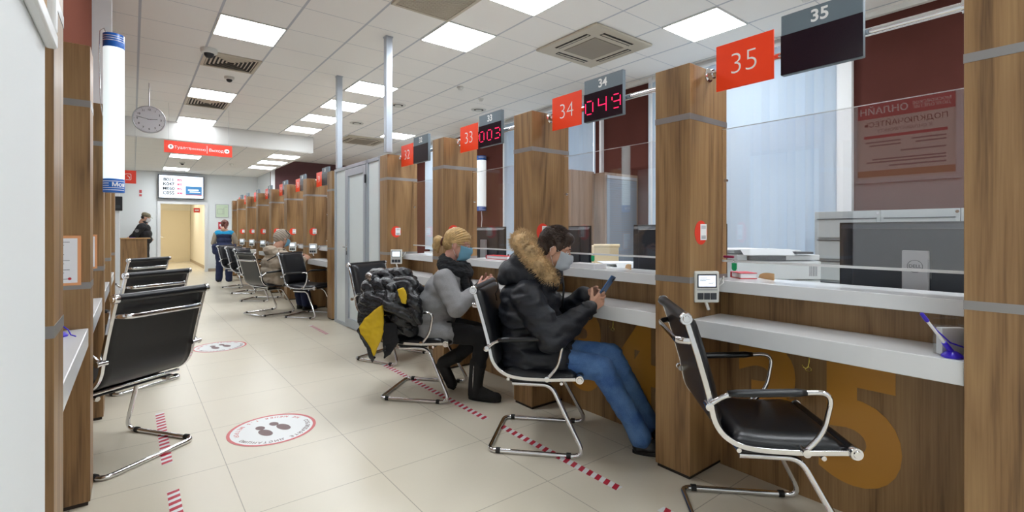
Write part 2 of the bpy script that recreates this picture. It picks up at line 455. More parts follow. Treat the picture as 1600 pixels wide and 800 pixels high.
# far wall with the doorway and the corridor behind
mb = MB().box((-3, 17.3, 0), (0.64, 17.45, CEIL)).box((1.73, 17.3, 0), (3.3, 17.45, CEIL)).box((0.64, 17.3, 2.03), (1.73, 17.45, CEIL))
struct(mb.build('wall_back', 'white_wall'))
mb = MB().box((-0.3, 23.6, 0), (2.2, 23.7, 2.6)).box((1.86, 17.45, 0), (1.96, 23.6, 2.6)).box((-0.2, 17.45, 0), (-0.1, 23.6, 2.6))
struct(mb.build('wall_corridor', 'corridor'))
struct(MB().box((-0.1, 17.45, 2.55), (1.86, 23.6, 2.6)).build('ceiling_corridor', 'white_paint'))
struct(MB().box((0.56, 17.265, 0), (0.64, 17.3, 2.11)).box((1.73, 17.265, 0), (1.81, 17.3, 2.11)).box((0.64, 17.265, 2.03), (1.73, 17.3, 2.11)).build('trim_doorway', 'white_frame'))
struct(MB().box((1.81, 17.28, 0), (3.18, 17.3, 0.09)).box((1.845, 17.5, 0), (1.86, 23.6, 0.1)).build('baseboard_back', 'baseboard'))
# left wall, the end of the room behind the camera
struct(MB().box((-0.62, 1.5, 0), (-0.5, 8.2, 2.07)).box((-0.62, -3.2, 0), (-0.5, 1.5, CEIL)).build('wall_left', 'white_wall'))
struct(MB().box((-0.62, 1.5, 2.071), (-0.25, 8.2, CEIL-0.001)).build('wall_left_fascia', 'brick_paint'))
struct(MB().box((-3, 8.2, 0), (-0.5, 8.3, CEIL)).build('wall_left_end', 'white_wall'))
struct(MB().box((-3.1, 8.2, 0), (-3, 17.3, CEIL)).build('wall_left_far', 'white_wall'))
struct(MB().box((-0.62, -3.3, 0), (XR+0.2, -3.2, CEIL)).build('wall_front', 'white_wall'))
struct(MB().box((-0.499, -3.1, 0), (-0.157, 1.525, 2.8)).build('wall_left_near', 'white_wall'))
struct(MB().box((-0.25, 5.0, 2.075), (-0.13, 5.14, CEIL-0.002)).build('trim_2', 'white_frame'))
struct(MB().box((-0.40, 7.9, 0), (-0.13, 8.1, 2.3)).build('trim_3', 'white_frame'))

# windows: frame, pane, vertical blinds
for i, (a, b) in enumerate(wins):
    t = thing('window_%d' % (i+1), None, None); struct(t)
    mb = MB()
    for p, q in (((XR+.02, a, .75), (XR+.09, a+.05, 3.24)), ((XR+.02, b-.05, .75), (XR+.09, b, 3.24)), ((XR+.02, a+.05, .75), (XR+.09, b-.05, .8)), ((XR+.02, a+.05, 3.19), (XR+.09, b-.05, 3.24)), ((XR+.02, (a+b)/2-.03, .8), (XR+.09, (a+b)/2+.03, 3.19))):
        mb.box(p, q)
    mb.build('window_frame', 'white_frame', t)
    MB().box((XR+.05, a+.05, .8), (XR+.06, b-.05, 3.19)).build('pane', 'window_glass', t)
    MB().box((XR-.12, a-.02, .71), (XR+.02, b+.02, .745)).build('window_sill', 'white_frame', t)
wlab = ['closed white vertical blinds behind the counter with the printer', 'white vertical blinds above the brown cabinets', 'white vertical blinds seen between columns by the wall lamp', 'white vertical blinds at the far end of the staff side']
for i, (a, b) in enumerate(wins):
    t = thing('vertical_blinds', wlab[i], 'blinds', (0, 0, 0), 0, 'window blinds on the right wall')
    mb = MB(); y = a+.02; k = 0
    while y < b-.02:
        ang = math.radians(random.uniform(20, 38)); c, s_ = math.cos(ang), math.sin(ang); wv = .05
        A = Vector((XR-.05+s_*wv, y-.003, 0)); B = Vector((XR-.05-s_*wv, y+c*2*wv-.003, 0)); n = Vector((c, s_, 0))*.0012
        for z0, z1 in ((.8, 3.23),):
            P = [A-n, B-n, B+n, A+n]
            lo = [p+Vector((0, 0, z0)) for p in P]
            mb.prism(lo, (0, 0, z1-z0))
        y += .088
    mb.build('slats', 'blind_fabric', t)
    MB().box((XR-.09, a, 3.232), (XR-.02, b, 3.262)).build('head_rail', 'white_frame', t)
for j, (a, b) in enumerate([(1.66, 1.785), (4.86, 4.90), (7.23, 7.30), (3.96, 4.02)]):
    struct(MB().box((XR-.06, a, 0), (XR-.0005, b, CEIL-.002)).build('trim_%d' % (j+4), 'white_frame'))
struct(MB().box((XR-.05, -3, CEIL-.05), (XR-.001, 15.3, CEIL-.001)).build('trim_8', 'white_paint'))

# ------------------------------------------------------------------ ceiling things
def tile(i, j): return (.655+.6*(i+.5), 5.345+.6*(j+.5))
def panel_light(x, y, z, label, es=PANEL, group='square ceiling light panels'):
    t = thing('ceiling_light', label, 'ceiling light', (x, y, z), 0, group)
    f = MB()
    for a, b in (((-.298, -.298), (.298, -.285)), ((-.298, .285), (.298, .298)), ((-.298, -.285), (-.285, .285)), ((.285, -.285), (.298, .285))):
        f.box((a[0], a[1], -.012), (b[0], b[1], .0))
    f.build('frame', 'white_plastic', t)
    MB().box((-.285, -.285, -.009), (.285, .285, -.001)).build('diffuser', 'panel_glow' if es > 9 else 'panel_glow_low', t)
mat('panel_glow', (255, 255, 252), 0.5, emit=(244, 250, 255), es=PANEL)
mat('panel_glow_low', (255, 255, 252), 0.5, emit=(244, 250, 255), es=PANEL*0.3)
mlab = {(0,0): 'large bright ceiling panel above the left aisle nearest the camera in view', (0,5): 'ceiling panel between the two aisle vents, above the clock side',
 (0,9): 'last ceiling panel against the face of the dropped ceiling', (3,-4): 'ceiling panel cut by the top edge of the picture beside the large grille', (3,-2): 'ceiling panel next to the large grille and right of the tall pole',
 (3,2): 'ceiling panel just left of the nearer tall grey pole', (3,4): 'ceiling panel behind the farther tall grey pole', (3,6): 'third ceiling panel of the middle row, beyond the tall poles', (3,8): 'farthest ceiling panel of the middle row, right of the dropped ceiling',
 (6,-5): 'ceiling panel above the sign 35 between column and air conditioner', (6,7): 'small distant ceiling panel over the staff side right of the tall pole'}
for (i, j), l in mlab.items():
    x, y = tile(i, j)
    panel_light(x, y if (i, j) != (0, 9) else 10.885, CEIL, l, es=PANEL if (i, j) not in ((0, 9), (3, 8)) else 8)
for i, j in ((0,-4), (3,-9), (3,-13), (0,-11), (6,-10), (6,-14), (6,1)):  # extra panels out of view, added to brighten the near hall and left side
    if (i, j) != (6, 1): panel_light(*tile(i, j), CEIL, 'unseen ceiling panel added outside the view to light the hall', group='added ceiling panels outside the view')
for n, (x, y, l) in enumerate([(2.755, 12.05, 'nearest of three panels in the dropped ceiling on the right'), (2.755, 13.24, 'middle of three panels in the dropped ceiling on the right'), (2.755, 14.44, 'farthest of three panels in the dropped ceiling on the right'),
                 (.955, 13.38, 'dropped ceiling panel right under the hanging exit sign'), (.955, 16.2, 'dropped ceiling panel above the queue screen')]):
    panel_light(x, y, SOFF-.013, l, group='light panels in the dropped ceiling')

def grille(x, y, s, label, group=None, fan=True):
    t = thing('ceiling_vent', label, 'air vent', (x, y, CEIL), 0, group)
    h = s/2
    f = MB()
    wd = .035*s/.6
    for a, b in (((-h, -h), (h, -h+wd)), ((-h, h-wd), (h, h)), ((-h, -h+wd), (-h+wd, h-wd)), ((h-wd, -h+wd), (h, h-wd))):
        f.box((a[0], a[1], -.014), (b[0], b[1], 0))
    f.build('frame', 'cream_plastic', t)
    MB().box((-h+wd, -h+wd, -.003), (h-wd, h-wd, 0)).build('backing', 'vent_dark', t)
    sl = MB(); n = 14
    # four triangles of slats
    for k in range(1, 7):
        r = (h-wd)*(k/6.5)
        for (dx, dy) in ((1, 0), (-1, 0), (0, 1), (0, -1)):
            for q in (-1,):
                c = Vector((dx*r, dy*r, -.009)); tx = Vector((-dy, dx, 0)); nx = Vector((dx, dy, 0))
                P = [c+tx*r-nx*.004, c-tx*r-nx*.004, c-tx*r+nx*.012+Vector((0,0,.006)), c+tx*r+nx*.012+Vector((0,0,.006))]
                sl.prism(P, (0, 0, -.003))
    sl.build('slats', 'cream_plastic', t)
grille(*tile(0, 2), .595, 'square slatted ceiling vent beside the dome camera', 'aisle ceiling vents')
grille(*tile(0, 6), .595, 'square slatted ceiling vent behind the second aisle light panel', 'aisle ceiling vents')
t = thing('return_grille', 'cream square ceiling grille at the top edge of the picture', 'air vent', (*tile(2, -3), CEIL))
f = MB()
for a, b in (((-.3, -.3), (.3, -.27)), ((-.3, .27), (.3, .3)), ((-.3, -.27), (-.27, .27)), ((.27, -.27), (.3, .27))): f.box((*a, -.02), (*b, 0))
f.build('frame', 'cream_plastic', t)
s_ = MB()
for k in range(24): s_.box((-.27, -.27+k*.0225, -.016), (.27, -.258+k*.0225, -.004))
s_.build('slats', 'cream_plastic', t); MB().box((-.27, -.27, -.004), (.27, .27, 0)).build('backing', 'grey_grille', t)

def cassette(x, y, label):
    t = thing('air_conditioner', label, 'air conditioner', (x, y, CEIL), 0, 'ceiling air conditioners')
    h = .46
    MB().prism([(-h, -h, -.03), (h, -h, -.03), (h, h, -.03), (-h, h, -.03)], (0, 0, .03)).build('panel', 'cream_plastic', t, bevel=.012)
    MB().box((-.235, -.235, -.036), (.235, .235, -.03)).build('intake_grille', 'grey_grille', t, bevel=.003)
    for k in range(4):
        R = Matrix.Rotation(k*PI/2, 4, 'Z')
        MB().box((-.24, -.37, -.0325), (.24, -.305, -.0295), R).build('outlet', 'vent_dark', t)
        MB().box((-.235, -.345, -.037), (.235, -.325, -.0326), R).build('louvre', 'cream_plastic', t)
cassette(4.09, 3.72, 'cream square ceiling air conditioner above the signs 34 and 35')
cassette(4.14, 10.84, 'small distant ceiling air conditioner between the grey poles')

def dome(x, y, z, r, label):
    t = thing('dome_camera', label, 'security camera', (x, y, z), 0, 'dome cameras on the ceiling')
    MB().lathe([(0, 0), (r, 0), (r*1.02, -r*.2), (r*.95, -r*.55), (r*.8, -r*.62), (0, -r*.62)]).build('housing', 'white_plastic', t, smooth='auto')
    MB().lathe([(r*.62, -r*.6), (r*.58, -r*.85), (r*.42, -r*1.08), (r*.2, -r*1.2), (0, -r*1.24)], seg=20).build('dome', 'black_plastic', t, smooth=True)
dome(.69, 6.5, CEIL, .085, 'large white dome camera at the corner of the nearer vent')
dome(1.03, 7.5, CEIL, .06, 'small dome camera on the ceiling behind the first vent')
dome(.98, 14.6, SOFF-.012, .06, 'tiny dome camera under the dropped ceiling')
def detector(x, y, r, label, z=CEIL):
    t = thing('smoke_detector', label, 'smoke detector', (x, y, z), 0, 'smoke detectors on the ceiling')
    MB().lathe([(0, 0), (r, 0), (r, -.014), (r*.9, -.02), (0, -.02)]).build('base', 'white_plastic', t, smooth='auto')
    MB().lathe([(r*.75, -.02), (r*.62, -.034), (r*.62, -.042), (0, -.044)]).build('sensor', 'white_plastic', t, smooth='auto')
detector(3.73, 5.96, .05, 'smoke detector nearest the glass booth on the staff ceiling')
detector(4.31, 6.28, .045, 'smaller smoke detector in front of the round ceiling vents')
detector(4.70, 1.76, .05, 'round smoke detector just above the sign 35')
detector(2.0, 14.2, .05, 'smoke detector under the dropped ceiling', SOFF-.012)
def round_vent(x, y, label):
    t = thing('round_vent', label, 'air vent', (x, y, CEIL), 0, 'round ceiling vents')
    MB().lathe([(.11, 0), (.13, -.004), (.12, -.018), (.09, -.012), (.085, 0)]).build('ring', 'white_plastic', t, smooth='auto')
    MB().lathe([(0, -.001), (.085, -.001), (.085, -.006), (0, -.006)]).build('throat', 'vent_dark', t)
    MB().lathe([(0, -.02), (.05, -.02), (.055, -.012), (0, -.008)]).build('disc', 'white_plastic', t, smooth='auto')
round_vent(4.67, 6.87, 'round ceiling vent left of the sign 33')
round_vent(3.45, 7.44, 'round ceiling vent just right of the nearer grey pole')
round_vent(3.40, 9.17, 'round ceiling vent between the two grey poles')

# tall grey poles from the floor to the ceiling beside the glass booth
for (x, y, l) in ((2.16, 4.905, 'tall square grey pole standing at the near corner of the glass booth'), (2.19, 6.56, 'tall square grey pole standing at the far corner of the glass booth')):
    t = thing('metal_pole', l, 'pole', (x, y, 0), 0, 'tall grey poles')
for o, zb in zip([o for o in C.objects if o.name.startswith('metal_pole')], (2.075, 2.075)):
    x, y = o.location.x, o.location.y
    MB().box((-.035, -.035, zb), (.035, .035, CEIL-.002)).build('post', 'grey_aluminium', o, bevel=.004)
    MB().box((-.04, -.04, CEIL-.012), (.04, .04, CEIL-.0005)).build('cap', 'grey_aluminium', o)

# ------------------------------------------------------------------ columns
def sticker(parent, x, y, z, s=1.0):
    """red oval with a plain card, facing -Y"""
    o = MB(); pts = []
    for k in range(28):
        a = 2*PI*k/28; pts.append((x+.064*s*math.cos(a), y-.0012, z+.068*s*math.sin(a)))
    o.prism(pts, (0, .001, 0)); st = o.build('sticker', 'red_sign', parent)
    MB().box((x-.008*s, y-.0022, z-.042*s), (x+.056*s, y-.0014, z+.048*s)).build('card', 'white_text', st)
    k = MB()
    for q in range(3): k.box((x+.002*s, y-.0028, z+(.036-q*.007)*s), (x+.046*s, y-.0023, z+(.0385-q*.007)*s))
    for q in range(4): k.box((x+.002*s, y-.0028, z-(.02+q*.005)*s), (x+.046*s, y-.0023, z-(.0175+q*.005)*s))
    k.build('print', 'grey_ink', st)
    return st
def column(y, label, side='R', wide=.2, st=False, group=None, x0=None, x1=None):
    x0 = (XF if side == 'R' else -.5) if x0 is None else x0
    x1 = (XB if side == 'R' else XL) if x1 is None else x1
    cx = (x0+x1)/2
    t = thing('wooden_column', label, 'column', (cx, y+wide/2, 0), 0, group)
    hx, hy = (x1-x0)/2, wide/2
    MB().box((-hx, -hy, .018), (hx, hy, 2.065)).build('shaft', 'walnut', t, bevel=.0015, seg=1)
    MB().box((-hx+.008, -hy+.008, 0), (hx-.008, hy-.008, .018)).build('plinth', 'floor_plinth', t)
    for z in (.974, 1.788):
        MB().box((-hx-.0012, -hy-.0012, z), (hx+.0012, hy+.0012, z+.030)).build('metal_band', 'strip', t)
    if st: sticker(t, -hx+.10, -hy, 1.225, .9 if side == 'R' else 1)
    return t
CR = [(.134, 'huge walnut column cut by the right edge of the picture'), (1.334, 'walnut column behind the empty black chair, below the sign 35'), (2.534, 'walnut column behind the man in the fur hood, below the sign 34'),
      (3.734, 'walnut column behind the woman in the grey sweater, below the sign 33'), (4.934, 'walnut column touching the glass booth, below the sign 32')]
for y, l in CR: column(y, l, st=(y > 1), group='columns of the right counter')
FAR = [6.70, 8.01, 9.26, 10.48, 11.75, 13.02, 14.33, 15.05]
FAR = [6.78, 8.01, 9.25, 10.48, 11.76, 13.02, 14.31]
fl = ['walnut column on the far side of the glass booth, first beyond it', 'second walnut column beyond the glass booth, under the first far sign', 'third walnut column beyond the glass booth, right of the beige coat', 'fourth walnut column beyond the glass booth, behind the beige coat',
      'fifth walnut column beyond the glass booth', 'third from last walnut column of the far row', 'next to last walnut column of the far row']
for k, (y, l) in enumerate(zip(FAR, fl)): column(y, l, st=(k > 0), group='columns of the far right counters')
column(15.15, 'last walnut column of the far row by the white wall', group='columns of the far right counters', wide=.2)
CL = [(1.6, 'walnut column at the left edge next to the white wall'), (2.88, 'tall walnut column carrying the orange bordered notice, left foreground'), (4.14, 'walnut column of the left row behind the nearest left chair'),
      (5.40, 'narrow looking walnut column of the left row under the bright tube lamp'), (6.66, 'last walnut column of the left row beside the white post')]
for y, l in CL: column(y, l, 'L', group='columns of the left counter')

# ------------------------------------------------------------------ counters (one bay between two columns)
def bay(y0, y1, label, side='R', number=None):
    """worktop, upper ledge, front panel and glass of one bay"""
    s = 1 if side == 'R' else -1
    if side == 'R':
        t = thing('service_counter', 'walnut counter with white worktop and ledge, ' + label, 'counter', (2.46, (y0+y1)/2, 0), 0, 'service counters on the right')
        def loc_(o): o.matrix_parent_inverse = Matrix.Translation((-2.46, -(y0+y1)/2, 0)); return o
        loc_(MB().box((2.178, y0+.001, .715), (2.4515, y1-.001, .797)).build('worktop', 'worktop', t, bevel=.003))
        p = loc_(MB().box((2.452, y0+.001, .0), (2.475, y1-.001, .9245)).build('front_panel', 'walnut', t))
        if number:
            ym = (y0+y1)/2
            text('numeral', number[0], .71, (2.4505, number[1]+.06, .385), (0, -1, 0), (0, 0, 1), 'gold', p, extrude=.0008, bold=.034, widen=.88)
            text('numeral', number[2], .71, (2.4505, number[3]+.02, .385), (0, -1, 0), (0, 0, 1), 'gold', p, extrude=.0008, bold=.034, widen=.88)
        loc_(MB().box((2.345, y0+.001, .925), (2.62, y1-.001, .984)).build('ledge', 'worktop', t, bevel=.003))
        g = thing('glass_screen', 'clear glass screen above ' + label, 'glass screen', (0, 0, 0), 0, 'glass screens above the ledges')
        MB().box((2.47, y0+.002, 1.078), (2.478, y1-.002, 1.772)).build('pane', 'screen_glass', g)
        MB().box((2.468, y0+.002, 1.07), (2.480, y1-.002, 1.081)).build('edge', 'white_frame', g)
        MB().box((2.4705, y0+.002, 1.772), (2.4775, y1-.002, 1.7745)).build('edge', 'white_frame', g)
        for yy in (y0+.02, y1-.02):
            MB().cyl((2.466, yy, 1.5), (2.482, yy, 1.5), .009, seg=14).build('clip', 'chrome', g)
        MB().box((2.466, y0+.14, 1.045), (2.469, y0+.152, 1.12)).build('latch', 'clear_acrylic', g)
    else:
        t = thing('service_counter', 'counter with white worktop, ' + label, 'counter', (0, 0, 0), 0, 'service counters on the left')
        MB().box((-.49, y0+.001, .715), (XL-.006, y1-.001, .797)).build('worktop', 'worktop', t, bevel=.003)
        MB().box((-.497, y0+.001, 0), (-.48, y1-.001, .714)).build('front_panel', 'walnut', t)
BR = [(.334, 1.334, 'the nearest bay with the gold 35', ('3', 1.035, '5', .69)), (1.534, 2.534, 'the bay of the man with the phone', ('3', 2.235, '4', 1.87)),
      (2.734, 3.734, 'the bay of the woman in grey', ('3', 3.435, '3', 3.08)), (3.934, 4.934, 'the bay next to the glass booth', ('3', 4.635, '2', 4.29))]
for a, b, l, n in BR: bay(a, b, l, number=n)
ords = ['first', 'second', 'third', 'fourth', 'fifth', 'sixth', 'seventh']
ends = FAR + [15.15]
for k in range(7): bay(ends[k]+.2, ends[k+1], 'the %s far bay beyond the glass booth' % ords[k])
for k in range(4): bay(CL[k][0]+.2, CL[k+1][0], 'the %s bay of the left row' % ords[k], 'L')

# rails with signs
ledf = {'0': '0', }
def led_text(parent, s, x, yc, zc, h, m):
    """dot matrix digits facing -X, reading along -Y"""
    F = {'0': ['01110','10001','10001','10001','10001','10001','01110'], '4': ['10001','10001','10001','11111','00001','00001','00001'], '9': ['01110','10001','10001','01111','00001','00001','01110'],
         '3': ['11110','00001','00001','01110','00001','00001','11110']}
    d = h/13.0
    wtot = (len(s)*9+(len(s)-1)*5)*d*1.15; y = yc+wtot/2
    for ch in s:
        g = F[ch]; mb = MB()
        for r in range(13):
            for c in range(9):
                rr, cc = r/2, c/2
                def on_(a, b): return g[int(a)][int(b)] == '1'
                f = False
                if r % 2 == 0 and c % 2 == 0: f = on_(rr, cc)
                elif r % 2 == 0: f = on_(rr, cc-.5) and on_(rr, cc+.5)
                elif c % 2 == 0: f = on_(rr-.5, cc) and on_(rr+.5, cc)
                if f:
                    z = zc+h/2-(r+.5)*d; yy = y-(c+.5)*d*1.15
                    mb.box((x-.0015, yy-d*.36, z-d*.36), (x, yy+d*.36, z+d*.36))
        mb.build('digit', m, parent); y -= 14*d*1.15
def signs(y0, y1, num, led, label_n, far=False):
    X = 2.335; zr = 2.035
    r = thing('chrome_rail', 'chrome rail between columns carrying the signs %s' % label_n, 'rail', (X, (y0+y1)/2, zr), 0, 'chrome rails over the counters')
    h = (y1-y0)/2
    MB().tube([(0, -h, 0), (0, h, 0)], .0165, 18).build('tube', 'chrome', r, smooth='auto')
    for s in (-1, 1):
        MB().lathe([(0, 0), (.036, 0), (.036, .006), (.026, .010), (.024, .03), (0, .03)] if s < 0 else [(0, 0), (.036, 0), (.036, -.006), (.026, -.010), (.024, -.03), (0, -.03)], (0, s*h, 0), 'y', 22).build('flange', 'chrome', r, smooth='auto')
    ys = y1-.065; ye = ys-.275
    o = thing('number_sign', 'orange number plate on the rail, ' + label_n, 'number sign', (X-.036, (ys+ye)/2, 2.04), 0, 'orange number plates')
    MB().box((-.003, -.1375, -.112), (.003, .1375, .112)).build('plate', 'orange_sign', o)
    text('numeral', num, .145, (-.0036, 0, .0), (0, -1, 0), (0, 0, 1), 'white_text', o, extrude=.0006, bold=-.0028)
    MB().box((.003, -.05, -.012), (.0175, .05, .012)).build('bracket', 'red_sign', o)
    ys2 = ye-.035; ye2 = ys2-.31
    d = thing('queue_display', 'grey ticket display on the rail with number on top, %s' % label_n, 'queue display', (X-.036, (ys2+ye2)/2, 2.06), 0, 'ticket displays on the rails')
    MB().box((-.012, -.155, -.132), (.017, .155, .135)).build('housing', 'sign_grey', d, bevel=.003)
    MB().box((-.0145, -.155, -.13), (-.0122, .155, .045)).build('screen', 'led_glass', d)
    text('numeral', num, .072, (-.0128, 0, .09), (0, -1, 0), (0, 0, 1), 'white_text', d, extrude=.0006, bold=.0016)
    if led: led_text(d, led, -.0146, .0, -.045, .088, 'led_red')
signs(.334, 1.334, '35', None, 'counter 35')
signs(1.534, 2.534, '34', '049', 'counter 34')
signs(2.734, 3.734, '33', '003', 'counter 33')
signs(3.934, 4.934, '32', None, 'counter 32')
for k in range(7): signs(ends[k]+.2, ends[k+1], str(31-k), None, '%s counter beyond the glass booth' % ords[k])

# feedback terminals on the columns
def terminal(x, y, label):
    t = thing('feedback_terminal', label, 'terminal', (x, y, .955), math.radians(-38), 'rating terminals on the columns')
    MB().box((-.062, -.028, -.078), (.062, -.004, .078)).build('casing', 'white_plastic', t, bevel=.007, seg=3)
    s = MB().box((-.048, -.0305, -.004), (.048, -.0282, .064)).build('bezel', 'dark_frame', t)
    MB().box((-.042, -.0315, .003), (.042, -.0307, .057)).build('display', 'screen_on', s)
    q = MB()
    for k, (a, b, z) in enumerate(((-.036, .0, .044), (-.036, .016, .037), (-.036, -.004, .031), (.005, .03, .018))): q.box((a, -.0320, z), (b, -.0316, z+.002))
    q.tube([(.008, -.0318, .016), (.018, -.0318, .021), (.024, -.0318, .017), (.034, -.0318, .028)], .0009, 6)
    q.build('print', 'grey_ink', s)
    for k in range(3): MB().box((-.047+k*.0325, -.0305, -.062), (-.047+k*.0325+.029, -.0282, -.03)).build('key', 'printer_dark', t)
    MB().box((-.05, -.0300, -.016), (.05, -.0282, -.012)).build('hinge', 'silver', t)
    MB().cyl((.0, -.016, -.078), (.012, -.018, -.115), .008, seg=12).build('stalk', 'white_plastic', t, smooth='auto')
    MB().box((-.03, -.004, -.03), (.03, .018, .03)).build('wall_mount', 'silver', t)
    MB().tube([(.062, -.016, .0), (.085, -.02, .02), (.095, .0, .05), (.09, .012, .03), (.06, .018, .0), (.03, .012, -.01)], .0028, 8).build('cable', 'cable_white', t, smooth=True)
tl = ['rating terminal beside the empty foreground chair', 'rating terminal hidden behind the man at the phone', 'rating terminal behind the woman in grey', 'rating terminal above the hanging puffer jacket']
for k, y in enumerate((1.334, 2.534, 3.734, 4.934)): terminal(2.262, y-.0225, tl[k])
for k in range(1, 7): terminal(2.262, FAR[k]-.0225, 'rating terminal on the %s column beyond the glass booth' % ords[k])
terminal(2.262, 15.15-.0225, 'rating terminal on the last far column')

# ------------------------------------------------------------------ glass booth between the counters
t = thing('glass_booth', 'grey framed frosted glass partition with a door between the counters', 'glass partition', (2.19, 0, 0))
def frm(a, b, name='frame', m='grey_aluminium', par=t): return MB().box(a, b).build(name, m, par, bevel=.003)
ya, yb = 5.135, 6.68
for y in (ya, 5.50, 6.22-.0, yb-.04): frm((-.025, y, 0), (.025, y+.04, 2.07), 'mullion')
frm((-.025, ya+.04, 2.03), (.025, yb-.04, 2.07), 'top_rail')
frm((-.025, ya+.04, 0), (.025, 5.50, .04), 'bottom_rail'); frm((-.025, 6.26, 0), (.025, yb-.04, .04), 'bottom_rail')
MB().box((-.006, ya+.04, .04), (.006, 5.50, 2.03)).build('glass_panel', 'frosted_glass', t)
MB().box((-.006, 6.26, .04), (.006, yb-.04, 2.03)).build('glass_panel', 'frosted_glass', t)
d = MB()
for a, b in (((-.03, 5.545, .01), (.02, 5.62, 2.02)), ((-.03, 6.14, .01), (.02, 6.215, 2.02)), ((-.03, 5.62, .01), (.02, 6.14, .12)), ((-.03, 5.62, 1.93), (.02, 6.14, 2.02))): d.box(a, b)
do = d.build('door', 'grey_aluminium', t, bevel=.003)
MB().box((-.008, 5.62, .12), (.004, 6.14, 1.93)).build('door_glass', 'frosted_glass', do)
MB().box((-.034, 6.165, .93), (-.03, 6.195, 1.13)).tube([(-.032, 6.18, 1.03), (-.075, 6.18, 1.03), (-.075, 6.08, 1.03)], .008, 10).build('handle', 'chrome', do, smooth='auto')
for z in (.25, 1.8): MB().cyl((-.036, 5.54, z), (-.036, 5.54, z+.1), .01, seg=12).build('door_hinge', 'black_plastic', do)

# ------------------------------------------------------------------ chairs
W_ = .239
def rib_pts():
    P = [(-.329, .902), (-.312, .85), (-.285, .76), (-.262, .68), (-.246, .62), (-.236, .57), (-.222, .515), (-.19, .468), (-.14, .437), (-.08, .424), (0, .42), (.10, .421), (.18, .426), (.26, .431)]
    # Catmull-Rom
    out = []
    for i in range(len(P)-1):
        p0 = P[max(i-1, 0)]; p1 = P[i]; p2 = P[i+1]; p3 = P[min(i+2, len(P)-1)]
        for k in range(3):
            s = k/3
            out.append(tuple(.5*((2*p1[j])+(-p0[j]+p2[j])*s+(2*p0[j]-5*p1[j]+4*p2[j]-p3[j])*s*s+(-p0[j]+3*p1[j]-3*p2[j]+p3[j])*s**3) for j in (0, 1)))
    out.append(P[-1]); return out
def arc_pts(a, b, c, r, n=6):
    """rounded corner at b between a and c"""
    a, b, c = Vector(a), Vector(b), Vector(c)
    u = (a-b).normalized(); v = (c-b).normalized(); A = b+u*r; B = b+v*r
    return [A.lerp(b, k/n).lerp(b.lerp(B, k/n), k/n) for k in range(n+1)]
def round_path(pts, r):
    out = [Vector(pts[0])]
    for i in range(1, len(pts)-1): out += arc_pts(pts[i-1], pts[i], pts[i+1], r if not isinstance(r, (list, tuple)) else r[i-1])
    return out + [Vector(pts[-1])]
